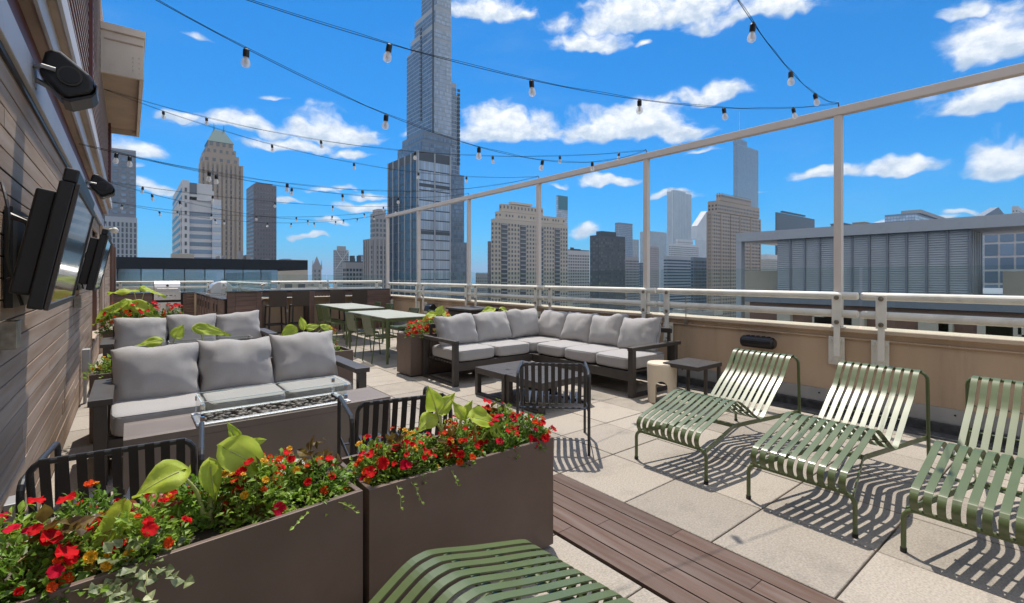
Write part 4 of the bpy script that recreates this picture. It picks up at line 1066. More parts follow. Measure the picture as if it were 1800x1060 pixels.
# --- near right planter (x .76..1.77, y 1.87..2.29, soil .545)
GR = 'red flowering plants in the two long planters'
TZ = .545
spots = [(.86, 2.06), (.99, 1.99), (1.10, 2.14), (1.24, 1.99), (1.36, 2.13), (1.49, 1.99), (1.62, 2.13), (1.70, 1.99)]
lab_r = ['red flowering plant in the left front corner of the right long planter', 'red flowering plant behind the gap between the two long planters', 'red flowering plant left of the middle lime leaves in the right long planter, sofa side', 'red flowering plant in front of the middle lime leaves in the right long planter',
 'red flowering plant directly behind the middle lime leaves in the right long planter', 'densest crimson flowering plant under the bent lime leaf of the right long planter', 'crimson flowering plant at the armchair side of the right end of the right long planter', 'last red flowering plant at the deck end of the right long planter']
for k, (x, y) in enumerate(spots):
    bush('flowering_plant', lab_r[k], 'plant', (x, y, TZ), .115, .125, R.uniform(.13, .19), 680, 'leafA' if k % 2 else 'leafB', .030,
         [('red', 6 if k < 5 else 9), ('pink', 10 if k > 4 else 3), ('double', 6 if k in (1, 3, 4, 6) else 3), ('orange', 5), ('yellow', 3)], 'red flowering plants in the right long planter', (1, 4) if k in (2, 4) else None, 1.0)
for k, (x, y) in enumerate([(.84, 1.97), (1.16, 1.95), (1.52, 2.10), (1.04, 2.17)]):
    bush('marigold', ['marigold at the gap end of the right long planter', 'yellow marigold at the front edge of the right long planter', 'orange marigold near the deck end of the right long planter', 'tall orange marigold in front of the dark armchair arm, right long planter'][k], 'plant', (x, y, TZ), .07, .07, .17, 90, 'leafB', .028, [('yellow', 2), ('orange', 2)], 'marigolds in the right long planter', lw=.3)
bush('ground_vine', 'tangle of fine green vine spilling over the front of the right long planter', 'vine', (1.14, 1.99, TZ), .30, .10, .10, 620, 'leafB', .022, [], None, (3, 6))
bush('coleus_plant', 'bronze leaved plant at the sofa side of the right long planter', 'plant', (1.56, 2.16, TZ), .10, .09, .19, 150, 'leafR', .05, [('red', 4)], None, lw=.6)
def ear_plant(label, loc, leaves, grp='lime elephant ear plants'):
    t = thing('elephant_ear_plant', label, 'plant', loc, 0, grp)
    for k, (b, d, up, L, Wd, fo, dr) in enumerate(leaves):
        big_leaf(t, b, d, up, L, Wd, 'lime', fo, dr, stalk_from=(R.uniform(-.012, .012), R.uniform(-.012, .012), -.03), seed=k*1.7+loc[0]*3)
    return t
# leaves: base, tip direction, up, length, width, fold, droop   (view comes from -y/-x and above)
ear_plant('lime elephant ear plant in the middle of the right long planter', (1.25, 2.07, TZ), [
    ((-.06, .03, .26), (-.35, -.05, .9), (-.3, -.9, .3), .115, .10, .1, .1), ((-.02, .05, .235), (.75, .1, .55), (-.2, -.8, .5), .12, .085, .15, .1),
    ((-.09, .02, .215), (-.7, -.25, -.35), (-.3, -.7, .6), .10, .09, .1, .2), ((.075, .0, .20), (-.45, .1, .7), (-.1, -.9, .3), .10, .06, .2, .1), ((.095, .01, .195), (.6, .1, .65), (-.1, -.9, .3), .09, .06, .2, .1)])
ear_plant('lime elephant ear plant with a single bent leaf, right end of the right long planter', (1.42, 2.02, TZ), [
    ((-.05, -.01, .19), (.8, -.1, -.25), (0, -.6, .8), .17, .12, .3, .3), ((.03, -.05, .13), (.7, -.4, -.6), (-.3, -.6, .7), .09, .07, .3, .3)])
# --- near left planter
def LP(a, b): # along, across -> world
    c, s = math.cos(RZL), math.sin(RZL); x0, y0 = .738-1.03*c, 1.885-1.03*s; return (x0 + a*c - b*s, y0 + a*s + b*c)
ll = ['large crimson flowering plant in the corner by the plank wall, left long planter', 'red flowering plant touching the plank wall beside the dark armchair', 'red double blooms just right of the corner plant in the left long planter', 'red flowering plant under the left half of the dark armchair back', 'red double blooms behind the trailing ivy of the left long planter', 'red flowering plant left of the largest lime leaves in the left long planter', 'sparse red flowering plant right of the largest lime leaves', 'red flowering plant in front of the tall reddish stem in the left long planter', 'red double blooms behind the pale creeping vine of the left long planter', 'last red flowering plant at the gap end of the left long planter']
for k, (a, b) in enumerate([(.07, .10), (.05, .26), (.18, .17), (.21, .31), (.33, .12), (.42, .28), (.56, .27), (.68, .16), (.80, .29), (.93, .18)]):
    x, y = LP(a, b)
    bush('flowering_plant', ll[k], 'plant', (x, y, TZ), .115, .12, R.uniform(.13, .20), 720, 'leafB' if k % 3 else 'leafA', .030,
         [('red', (8, 7, 5, 4, 3, 3, 3, 3, 4, 4)[k]), ('pink', 4 if k < 4 else 1), ('double', 4 if k in (0, 2, 4, 8) else 2), ('orange', 4), ('yellow', 3)], 'red flowering plants in the left long planter', None, 1.05)
for k, (a, b) in enumerate([(.10, .20), (.27, .10), (.48, .33), (.62, .12), (.86, .31), (.74, .32)]):
    x, y = LP(a, b)
    bush('marigold', ['marigold among the crimson blooms by the plank wall', 'orange marigold at the front edge of the left long planter near the wall', 'yellow marigold right behind the largest lime leaves, left long planter', 'yellow marigold between ivy and reddish stem in the left long planter', 'orange marigold at the gap end of the left long planter', 'yellow marigold beside the tall reddish stem in the left long planter'][k], 'plant', (x, y, TZ), .07, .07, .17, 90, 'leafB', .028, [('yellow', 2), ('orange', 1)], 'marigolds in the left long planter', lw=.3)
x, y = LP(.29, .09)
bush('ivy_plant', 'variegated ivy trailing over the front edge of the left long planter', 'ivy', (x, y, TZ), .13, .12, .10, 230, 'leafI', .034, [], None, (4, 5), lw=.95)
x, y = LP(.86, .10)
bush('ground_vine', 'pale green creeping vine at the right end of the left long planter', 'vine', (x, y, TZ), .18, .10, .07, 420, 'leafB', .024, [], None, (2, 4))
x, y = LP(.10, .06)
bush('trailing_plant', 'leafy green stems hanging over the front corner of the left long planter', 'plant', (x, y, TZ), .12, .07, .06, 170, 'leafA', .04, [('double', 2)], None, (6, 8), 1.3)
x, y = LP(.29, .24)
t = thing('caladium_plant', 'pink and green caladium leaves beside the red flowers in the left long planter', 'plant', (x, y, TZ), 0)
for k, (b, d) in enumerate([((-.0, 0, .135), (.2, -.4, -.1)), ((.09, .03, .125), (.8, -.2, -.1)), ((-.03, -.05, .10), (-.5, -.6, -.1)), ((.05, -.07, .09), (.5, -.7, -.2))]):
    big_leaf(t, b, d, (-.05, -.35, 1), .09, .08, 'caladium', .1, .3, stalk_from=(0, 0, -.03), seed=k)
x, y = LP(.53, .20)
ear_plant('largest lime elephant ear plant with three broad leaves in the left long planter', (x, y, TZ-.02), [
    ((-.085, .02, .235), (-.95, -.25, -.16), (-.15, -.55, .8), .135, .125, .30, .45), ((.01, -.0, .235), (.08, -.25, -.95), (-.2, -.95, .15), .13, .07, .5, .1),
    ((.075, .01, .275), (.75, -.15, -.55), (-.25, -.7, .55), .19, .13, .35, .3)])
x, y = LP(.25, .13)
ear_plant('low upright lime leaf between ivy and red flowers in the left long planter', (x, y, TZ), [((.03, .0, .165), (-.35, -.35, -.75), (-.5, -.6, .35), .15, .10, .25, .1), ((.055, .0, .13), (.2, -.3, -.75), (.4, -.7, .35), .11, .05, .3, .1)])
x, y = LP(.70, .25)
t = ear_plant('tall reddish stem with small lime leaves in the left long planter', (x, y, TZ), [((-.06, .02, .275), (-.35, .1, .85), (.3, -.9, .1), .08, .045, .3, .1), ((-.01, .02, .245), (.8, 0, .1), (0, -.8, .5), .06, .04, .3, .2)])
for lb_, a, b in (('bronze and green coleus leaves near the front corner of the left long planter', .14, .13), ('bronze coleus leaves right of the largest lime leaves, left long planter', .66, .20), ('bronze coleus leaves at the gap end of the left long planter', .95, .27)):
    x, y = LP(a, b); bush('coleus_plant', lb_, 'plant', (x, y, TZ), .085, .085, .19, 90, 'leafR', .055, [('red', 2)], None, lw=.65)
for lb_, x, y in (('bronze coleus leaves in front of the middle lime leaves, right long planter', 1.20, 1.97), ('bronze coleus leaves at the gap end of the right long planter', .93, 2.03)):
    bush('coleus_plant', lb_, 'plant', (x, y, TZ), .08, .08, .19, 80, 'leafR', .05, [('red', 2)], None, lw=.65)
# --- other planters
for k, (x, y) in enumerate([(3.30, 6.42), (3.47, 6.55), (3.66, 6.45), (3.90, 6.52)]):
    bush('flowering_plant', ['coral flowers at the left corner of the small brown planter by the sectional', 'red flowers in the middle of the small brown planter by the sectional', 'red flowers of the small brown planter touching the sectional arm', 'red flowers behind the left back cushion of the sectional'][k], 'plant', (x, y, .56), .15, .17, .24, 300, 'leafB', .042, [('red', 13), ('orange', 6), ('yellow', 2)], 'flowering plants in the small brown planter', None, 1.35)
ear_plant('lime leaves rising behind the left end of the sectional sofa', (3.78, 6.55, .56), [((-.12, 0, .30), (-.8, 0, -.3), (0, -.5, .8), .22, .15, .2, .3), ((.10, 0, .30), (.8, 0, -.3), (0, -.5, .8), .22, .15, .2, .3), ((0, .05, .33), (.3, 0, .3), (0, -.8, .5), .16, .12, .2, .3)])
ear_plant('lime leaves peeking above the sectional sofa in front of the black cabinet', (4.95, 6.60, .56), [((-.12, 0, .33), (-.9, 0, -.1), (0, -.6, .8), .25, .14, .2, .3), ((.10, 0, .32), (.9, 0, -.3), (0, -.5, .8), .22, .14, .2, .3)])
for k, (x, y) in enumerate([(-.16, 5.64), (-.05, 5.78), (.2, 5.7), (.6, 5.7), (1.0, 5.7), (1.4, 5.7), (1.8, 5.7)]):
    bush('marigold', ['orange marigold at the wall end of the planter behind the nearer sofa', 'yellow and orange marigold touching the left back cushion of the nearer sofa', 'marigold hidden behind the left back cushion of the nearer sofa', 'marigold hidden behind the middle back cushion of the nearer sofa', 'marigold behind the gap of the middle and right back cushions', 'marigold behind the right back cushion of the nearer sofa', 'marigold showing past the right end of the nearer sofa'][k], 'plant', (x, y, .55), .14, .14, .17, 230, 'leafB', .04, [('orange', 6), ('yellow', 6)], 'marigolds behind the nearer sofa', None, 1.2)
ear_plant('low lime leaves above the left back cushion of the nearer sofa', (.30, 5.68, .55), [((-.08, 0, .29), (-.8, 0, -.1), (0, -.6, .8), .18, .12, .1, .2), ((.06, 0, .33), (.3, 0, .5), (0, -.9, .3), .12, .12, .1, .1)])
ear_plant('single wide lime leaf above the middle back cushion of the nearer sofa', (.66, 5.68, .55), [((-.10, 0, .38), (.9, 0, -.25), (0, -.8, .55), .28, .13, .2, .2)])
ear_plant('cluster of lime leaves above the right back cushion of the nearer sofa', (1.56, 5.70, .55), [((-.13, 0, .31), (-.7, 0, -.45), (0, -.8, .5), .17, .16, .1, .2), ((-.02, 0, .33), (-.2, 0, .9), (0, -.9, .3), .13, .09, .1, .1), ((.04, 0, .32), (.9, 0, .15), (0, -.8, .5), .13, .09, .1, .1), ((.20, 0, .32), (.7, 0, -.3), (0, -.8, .5), .17, .09, .1, .2)])
bush('coral_flower', 'coral pink bloom beside the lime leaves behind the nearer sofa', 'plant', (1.86, 5.70, .70), .06, .05, .14, 40, 'leafB', .04, [('orange', 3), ('red', 2)], None, None, 1.2)
for k, (x, y) in enumerate([(-.18, 9.5), (.05, 9.55), (.32, 9.55), (.55, 9.6)]):
    bush('flowering_plant', ['orange and red flowering plant beside the plank wall behind the farther sofa', 'orange and red flowering plant under the largest lime leaves behind the farther sofa', 'orange and red flowering plant in front of the olive chair by the grill', 'orange and red flowering plant at the grill end behind the farther sofa'][k], 'plant', (x, y, .58), .18, .16, .40, 330, 'leafA', .06, [('red', 10), ('orange', 12)], 'flowering plants behind the farther sofa', None, 1.7)
ear_plant('largest lime leaves above the farther grey sofa, against the plank wall', (-.02, 9.55, .58), [((-.08, 0, .42), (-.8, -.1, -.55), (-.2, -.6, .7), .42, .24, .2, .3), ((.12, 0, .42), (.55, -.2, -.35), (0, -.7, .7), .42, .26, .2, .3), ((0, .05, .45), (.15, -.2, -.7), (0, -.8, .5), .30, .22, .2, .3)])
ear_plant('flat lime leaves in front of the far kitchen wall behind the farther sofa', (.12, 10.0, .58), [((-.05, .2, .63), (-.9, 0, 0), (0, -.2, 1), .34, .22, .1, .2), ((.1, .2, .66), (.9, 0, -.3), (0, -.3, 1), .32, .2, .1, .3)])

# ================================================================== STRING LIGHTS
def string_light(label, A, B, sag, fr, grp='string lights over the terrace', slack=0.):
    t = thing('string_light', label, 'string light', tuple(A), 0, grp); A = Vector(A); B = Vector(B)
    def P(s): return (B-A)*s + Vector((0, 0, -sag*4*s*(1-s)))
    MB().tube([tuple(P(k/40)) for k in range(41)], .0021, 5).tube([tuple(P(k/40) + Vector((.004*math.sin(k*2.1), .004*math.cos(k*1.7), .009+.004*math.sin(k)))) for k in range(41)], .0017, 4).build('wire', 'cable', t)
    for k, f in enumerate(fr):
        p = P(f); rnd = random.Random(int(f*1000)+k); tx, ty = rnd.uniform(-.18, .18), rnd.uniform(-.18, .18)
        dn = Vector((tx, ty, -1)).normalized()
        def Q(h): return tuple(p + dn*h)
        so_ = MB().tube([Q(-.006), Q(.0), Q(.008), Q(.045), Q(.048)], .017, 12, rs=[.008, .011, .0175, .0175, .014]).build('socket', 'black', t, smooth=False)
        MB().tube([Q(.0485), Q(.056), Q(.072), Q(.090), Q(.102), Q(.109), Q(.112)], .02, 12, rs=[.011, .016, .024, .0265, .022, .012, .003]).build('bulb', 'bulbglass', t, smooth=True)
        MB().tube([Q(.050), Q(.088)], .006, 6, rs=[.008, .010]).build('filament', 'filament', t)
    return t
def PT(k): return (5.94, POSTY[k+2], 3.30)
def fr_u(A, B, sag, us):  # where along the string it crosses the given bearings
    A = Vector(A); B = Vector(B); out = []
    for u in us:
        a, b = dirn(u); # X*b - Y*a = 0
        fa = A.x*b - A.y*a; fb = B.x*b - B.y*a
        s = fa/(fa-fb); out.append(s)
    return out
L0 = (-.40, 3.0, 3.02); Lb = (-.38, 6.3, 2.74); Lc = (-.27, 8.75, 4.05); Ld = (-.28, 9.6, 2.9); Le = (-.28, 12.6, 2.95)
STR = [
 ('string light running from the near trim to the post behind the second lounger', L0, PT(0), .33, [685, 934, 1124, 1272, 1394]),
 ('string light running from the near trim to the post behind the sectional', L0, PT(1), .53, [433, 679, 842, 954, 1041]),
 ('short string light crossing the top right of the sky to the second lounger post', (-.30, .85, 3.69), PT(0), .49, [1324, 1390, 1432]),
 ('upper string light from the siding below the cream overhang to the sectional post', Lc, PT(1), .40, [363, 564, 730, 866, 984, 1088]),
 ('lower string light from the siding below the cream overhang to the cabinet post', Lc, PT(2), .38, [287, 478, 622, 736, 820]),
 ('string light hooked to the trim between the televisions, ending at the cabinet post', Lb, PT(2), .36, [205, 368, 505, 637]),
 ('string light hooked to the trim between the televisions, ending at the dining table post', Lb, PT(3), .26, [228, 380, 513, 602, 700]),
 ('string light from the far trim towards the dining table post', Ld, PT(4), .15, [251, 374, 484, 585, 674]),
 ('string light from the far trim towards the bar corner post', Ld, PT(5), .37, [267, 316, 451, 541, 604, 657]),
 ('lowest string light, from beyond the security camera to the bar corner post', Le, PT(5), .35, [215, 280, 378, 394, 470, 512, 552, 590, 628]),
 ('far string light from beyond the security camera to the farther dining post', Le, PT(4), .30, [312, 372, 521, 584, 640, 696]),
]
for (lb, A, B, sag, us) in STR: string_light(lb, A, B, sag, [min(.985, max(.015, s)) for s in fr_u(A, B, sag, us)])

# ================================================================== SKYLINE
def glassm(name, col, rough=.15, isl=.35, metal=0.): return M(name, col, rough, metal, var=.1, scale=.05, island=isl, spec=.8)
MT['win_dark'] = glassm('window_dark', (.045, .055, .07)); MT['win_blue'] = glassm('window_blue', (.15, .22, .31), .12, .28)
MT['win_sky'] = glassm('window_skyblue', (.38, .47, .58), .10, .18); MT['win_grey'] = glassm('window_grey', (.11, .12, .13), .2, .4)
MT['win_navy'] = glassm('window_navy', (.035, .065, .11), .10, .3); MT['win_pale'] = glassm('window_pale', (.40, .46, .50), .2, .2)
def wallm(n, c, st=.12): return M(n, c, .85, 0, var=.08, scale=.03, stain=st)
MT['w_tan'] = wallm('tan_limestone', (.42, .34, .27)); MT['w_grey'] = wallm('grey_concrete', (.33, .32, .32)); MT['w_white'] = wallm('white_concrete', (.62, .62, .63))
MT['w_plum'] = wallm('plum_brown_granite', (.17, .145, .155)); MT['w_dark'] = wallm('dark_cladding', (.07, .08, .095)); MT['w_navy'] = wallm('navy_cladding', (.035, .045, .065)); MT['w_ink'] = wallm('near_black_fascia', (.022, .026, .034)); MT['w_curtain'] = M('curtain_wall_glass', (.50, .62, .70), .12, .6, var=.08, scale=.3, island=.15); MT['w_blue'] = wallm('blue_grey_cladding', (.18, .23, .30))
MT['w_slate'] = wallm('slate_grey_cladding', (.21, .235, .28))
MT['w_steel'] = wallm('steel_fin', (.40, .43, .47)); MT['w_pink'] = wallm('pinkish_stone', (.40, .33, .31)); MT['w_brick'] = wallm('red_brown_brick', (.22, .12, .09)); MT['w_cream'] = wallm('cream_concrete', (.52, .46, .38))
MT['w_green'] = wallm('green_copper_roof', (.10, .17, .17)); MT['w_teal'] = wallm('teal_glass_cap', (.05, .20, .25))
MT['louver'] = M('blue_grey_louvres', (.42, .46, .50), .6, metal=.0, var=.05, scale=1)
def facade(mb, p0, d, Wd, z0, z1, pu, fu, ph, fv, skip=None, off=.12):
    """window panes on a face from p0 running along unit d; nrm = outward"""
    nx, ny = d[1], -d[0]
    nU = max(1, int(round(Wd/pu))); pw = Wd/nU; nV = max(1, int((z1-z0)/ph)); a = pw*(1-fu)/2
    for i in range(nU):
        if skip and skip(i, nU): continue
        for j in range(nV):
            u0 = i*pw+a; u1 = (i+1)*pw-a; w0 = z0+j*ph+ph*(1-fv)*.6; w1 = w0+ph*fv
            mb.add([(p0[0]+d[0]*u0+nx*off, p0[1]+d[1]*u0+ny*off, w0), (p0[0]+d[0]*u1+nx*off, p0[1]+d[1]*u1+ny*off, w0),
                    (p0[0]+d[0]*u1+nx*off, p0[1]+d[1]*u1+ny*off, w1), (p0[0]+d[0]*u0+nx*off, p0[1]+d[1]*u0+ny*off, w1)], [(0,1,2,3)])
class Tower:
    def __init__(s, label, Y, cat='tower', name='tower'):
        s.t = thing(name, label, cat, (0, 0, 0)); s.Y = Y; s.k = 0
    def tier(s, uL, uC, uR, vt, wall, win=None, pu=3.2, fu=.6, ph=3.3, fv=.55, vb=None, dY=0., right=False, nm='body', skip=None, skipL=None, winL=None, puL=None, fuL=None, depth=None, inset=0., zt=None):
        """uC = bearing of the corner nearest us; -y face spans uC..uR, -x face spans uL..uC (right=True: +x face spans uC..uR, -y face uL..uC)"""
        Y = s.Y + dY
        if not right:
            x0 = x_at(uC, Y); x1 = x_at(uR, Y); y1 = y_at(uL, x0) if uL < uC else Y + (depth or 20)
        else:
            x1 = x_at(uC, Y); x0 = x_at(uL, Y); y1 = y_at(uR, x1) if uR > uC else Y + (depth or 20)
        xc = x0 if not right else x1
        z1 = z_at(vt, xc, Y) if zt is None else zt; z0 = BASE if vb is None else z_at(vb, xc, Y)
        y1 = max(y1, Y + 4)
        if depth: y1 = Y + depth
        MB().box(x0, x1, Y, y1, z0, z1).build(nm, wall, s.t)
        if win:
            wl_ = winL or win
            zb = max(z0, -40 if Y < 700 else -25); m = MB(); off = .10 + Y*.0002
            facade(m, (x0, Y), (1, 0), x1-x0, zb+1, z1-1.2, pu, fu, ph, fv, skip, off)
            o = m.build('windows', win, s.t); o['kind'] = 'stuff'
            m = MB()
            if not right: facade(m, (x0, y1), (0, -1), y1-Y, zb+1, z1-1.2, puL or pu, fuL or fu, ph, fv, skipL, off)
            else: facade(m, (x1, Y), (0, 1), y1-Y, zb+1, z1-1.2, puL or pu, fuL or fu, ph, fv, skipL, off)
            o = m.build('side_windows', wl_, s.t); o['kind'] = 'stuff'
        s.last = (x0, x1, Y, y1, z0, z1); return s.last
    def fins(s, mat, xs=(), ys=(), w=.7, dpt=.8):
        x0, x1, y0, y1, z0, z1 = s.last; m = MB()
        for f in xs: x = x0+(x1-x0)*f; m.box(x-w/2, x+w/2, y0-dpt, y0-.01, max(z0, -40), z1)
        for f in ys: y = y0+(y1-y0)*f; m.box(x0-dpt, x0-.01, y-w/2, y+w/2, max(z0, -40), z1)
        m.build('fins', mat, s.t)
    def bands(s, mat, zs, h=.7, dpt=.5):
        x0, x1, y0, y1, z0, z1 = s.last; m = MB()
        for z in zs: m.box(x0-dpt, x1+dpt, y0-dpt, y1+dpt, z, z+h)
        m.build('ledge', mat, s.t)
    def roof(s, mat, n=4, h=3., seed=1):
        x0, x1, y0, y1, z0, z1 = s.last; r = random.Random(seed); m = MB(); w, d = x1-x0, y1-y0
        m.box(x0, x1, y0, y0+.4, z1, z1+.9).box(x0, x0+.4, y0+.41, y1, z1, z1+.9)
        for k in range(n):
            a = r.uniform(.1, .7)*w; b = r.uniform(.1, .7)*d; hh = r.uniform(.4, 1)*h
            m.box(x0+a, x0+a+w*r.uniform(.08, .25), y0+b, y0+b+d*r.uniform(.1, .25), z1+.01*k, z1+hh)
        m.build('roof_plant', mat, s.t)

# --- left of the big tower
T = Tower('tall blue grey gridded tower just right of the plank building', 330)
T.tier(150, 241, 241, 383, 'w_steel', 'win_dark', 1.7, .5, 2.9, .8, right=True, depth=30)
T.tier(150, 239, 239, 268, 'w_slate', 'win_blue', 3.2, .62, 3.1, .55, vb=383, dY=.6, right=True, depth=28)
T.roof('w_grey', 3, 3, 2)
T = Tower('white and blue ribbon windowed apartment tower with a dark glass crown', 250)
T.tier(303, 317, 389, 350, 'w_white', 'win_blue', 30, .94, 3.3, .52, skip=None, winL='win_dark', puL=4, fuL=.6)
T.tier(303.5, 320, 333, 316, 'w_white', 'win_dark', 6, .3, 3.3, .5, dY=-1.5, puL=4.2, fuL=.6)
T.tier(333.1, 333.1, 346, 321, 'w_white', 'win_navy', 50, .98, 5, .96, vb=345, dY=-1.0, depth=14)
T.tier(346.1, 346.1, 373, 322, 'w_white', None, vb=352, dY=-.9, depth=14)
T.tier(352, 352, 376, 334, 'w_white', None, vb=350, dY=2, depth=12)
T.tier(373, 373, 389, 350, 'w_white', 'win_sky', 14, .96, 3.3, .6, dY=-2.4, depth=12)
T = Tower('tan art deco tower with green hipped roof and twin spires', 430)
T.tier(349, 353, 425, 283, 'w_tan', 'win_grey', 4.4, .45, 4.0, .62)
T.tier(351, 357, 420, 268, 'w_tan', 'win_grey', 4.4, .45, 4.0, .62, vb=285, dY=3)
T.tier(354, 361, 415, 258, 'w_tan', 'win_grey', 4.4, .45, 4.0, .62, vb=270, dY=6)
L_ = T.tier(360, 366, 410, 247, 'w_tan', 'win_grey', 4.4, .5, 6.0, .62, vb=260, dY=9)
x0, x1, y0, y1, z0, z1 = L_; cxm, cym = (x0+x1)/2, (y0+y1)/2; ap = z_at(229, cxm, cym)
MB().add([(x0-.5,y0-.5,z1),(x1+.5,y0-.5,z1),(x1+.5,y1+.5,z1),(x0-.5,y1+.5,z1),(cxm-3.6,cym,ap),(cxm+3.6,cym,ap)], [(0,1,5,4),(2,3,4,5),(1,2,5),(3,0,4),(3,2,1,0)]).build('hipped_roof', 'w_green', T.t)
MB().tube([(cxm-3.4,cym,ap-1),(cxm-3.4,cym,ap+5)], .3, 6, rs=[.5,.1]).tube([(cxm+3.4,cym,ap-1),(cxm+3.4,cym,ap+5)], .3, 6, rs=[.5,.1]).build('spire', 'w_green', T.t)
T.last = (x_at(353, 430), x_at(425, 430), 430, 431, BASE, z_at(283, x_at(353, 430), 430)); T.fins('w_tan', [i/9 for i in range(10)], w=1.7, dpt=1.2)
T = Tower('plain plum grey slab tower with a pale side face', 520)
T.tier(433, 446, 486, 323, 'w_plum', 'win_grey', 2.6, .5, 4.0, .5, winL='win_pale')
T.tier(447, 450, 479, 320.5, 'w_plum', None, vb=323.2, dY=8)
T = Tower('small stone church-like tower with a steep pointed crown', 700)
L_ = T.tier(549, 550, 565, 466, 'w_grey', 'win_grey', 5, .4, 6, .6)
x0, x1, y0, y1, z0, z1 = L_; cxm, cym = (x0+x1)/2, (y0+y1)/2; ap = z_at(450, cxm, cym)
MB().add([(x0+1,y0+1,z1),(x1-1,y0+1,z1),(x1-1,y1-1,z1),(x0+1,y1-1,z1),(cxm,cym,ap)], [(0,1,4),(1,2,4),(2,3,4),(3,0,4)]).build('steep_roof', 'w_grey', T.t)
m = MB()
for x in (x0, x1): m.tube([(x, y0, z1-6), (x, y0, z1+7)], 1, 6, rs=[1.2, .2])
m.build('pinnacles', 'w_grey', T.t)
T = Tower('grey office tower with diagonal cross bracing and a stepped cap', 800)
T.tier(586, 590, 613, 439, 'w_grey', 'win_grey', 3.4, .5, 4, .45)
x0, x1, y0, y1, z0, z1 = T.last
m = MB(); m.tube([(x0, y0-.6, z1), (x1, y0-.6, z1-32)], .6, 5).tube([(x1, y0-.6, z1), (x0, y0-.6, z1-32)], .6, 5); m.build('bracing', 'w_white', T.t)
T.tier(592, 594, 608, 432.5, 'w_grey', None, vb=439.2, dY=6)
T = Tower('low dark banded block left of the stepped grey tower', 420)
T.tier(603, 608, 642, 461, 'w_grey', 'win_dark', 3.0, .7, 4, .6); T.roof('w_dark', 5, 7, 4)
T = Tower('pale blue distant slab behind the low banded block', 950)
T.tier(629, 631, 642, 448, 'w_blue', 'win_sky', 4, .6, 5, .6)
T = Tower('stepped grey stone apartment tower beside the big glass tower', 300)
T.tier(641, 650, 678, 420, 'w_grey', 'win_grey', 2.4, .5, 3.2, .6)
T.tier(651, 660, 679, 374, 'w_grey', 'win_grey', 2.4, .55, 3.2, .6, vb=420.2, dY=2)
T.tier(655, 664, 678, 367, 'w_grey', None, vb=374.3, dY=5)
T.last = (x_at(650, 300), x_at(678, 300), 300, y_at(641, x_at(650, 300)), BASE, z_at(420, x_at(650, 300), 300)); T.fins('w_grey', [0, .28, .56, .82, 1], (.2, .6, 1), w=1.1, dpt=.9)

# --- the big glass tower
T = Tower('very tall slender blue glass tower with stepped shoulders, tallest in the skyline', 330)
GW = dict(pu=1.55, fu=.88, ph=3.4, fv=.80)
Yb = 330
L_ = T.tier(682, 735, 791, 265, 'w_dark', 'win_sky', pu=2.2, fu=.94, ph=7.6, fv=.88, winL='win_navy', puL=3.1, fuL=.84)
T.fins('w_steel', [0, .5, 1.0], [0.02, .2, .4, .6, .8, .98], w=.8, dpt=.9)
zz = [z_at(v, L_[0], Yb) for v in (321, 405)]
for z in zz: MB().box(L_[0]-.25, L_[1]+.25, L_[2]-.25, L_[2]+4, z-2.6, z).build('mechanical_band', 'w_dark', T.t)
T.tier(735, 792, 816, 305, 'w_blue', 'win_blue', dY=6, **GW)
T.tier(735, 792, 821, 425, 'w_blue', 'win_blue', dY=7.5, **GW)
T.tier(699, 741, 792, 245, 'w_blue', 'win_blue', dY=5, vb=266, **GW)
T.tier(707, 745, 795, 230, 'w_blue', 'win_blue', dY=8, vb=246, **GW)
MAINZ = z_at(64, x_at(761, 342), 342)
T.tier(715, 761, 802, 135, 'w_steel', 'win_blue', dY=12, **GW)
T.tier(716, 761, 808, 156, 'w_steel', 'win_blue', dY=13.5, **GW)
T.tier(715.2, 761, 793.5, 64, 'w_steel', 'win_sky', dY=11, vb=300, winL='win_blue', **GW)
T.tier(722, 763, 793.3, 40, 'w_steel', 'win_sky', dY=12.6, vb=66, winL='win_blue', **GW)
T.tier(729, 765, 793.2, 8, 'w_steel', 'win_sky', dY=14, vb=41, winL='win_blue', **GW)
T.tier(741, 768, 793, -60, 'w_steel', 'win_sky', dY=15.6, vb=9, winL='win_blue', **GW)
# balcony recesses
x0 = x_at(761, 341); m = MB()
yb = y_at(741, x0); za, zb_ = z_at(212, x0, yb), z_at(50, x0, yb); z = za
while z < zb_: m.box(x0-.9, x0-.05, yb-1.1, yb+1.1, z, z+1.9); z += 3.4
xr = x_at(806.5, 343.5); z = z_at(290, xr, 343.5); ze = z_at(158, xr, 343.5)
while z < ze: m.box(xr-1.6, xr+.6, 342.4, 343.4, z, z+1.9); z += 3.4
m.build('balconies', 'w_dark', T.t)
m = MB(); m.box(x0-.7, x0+.5, 340.2, 340.95, L_[5], z_at(-60, x0, 341)); m.build('corner_fin', 'w_dark', T.t)

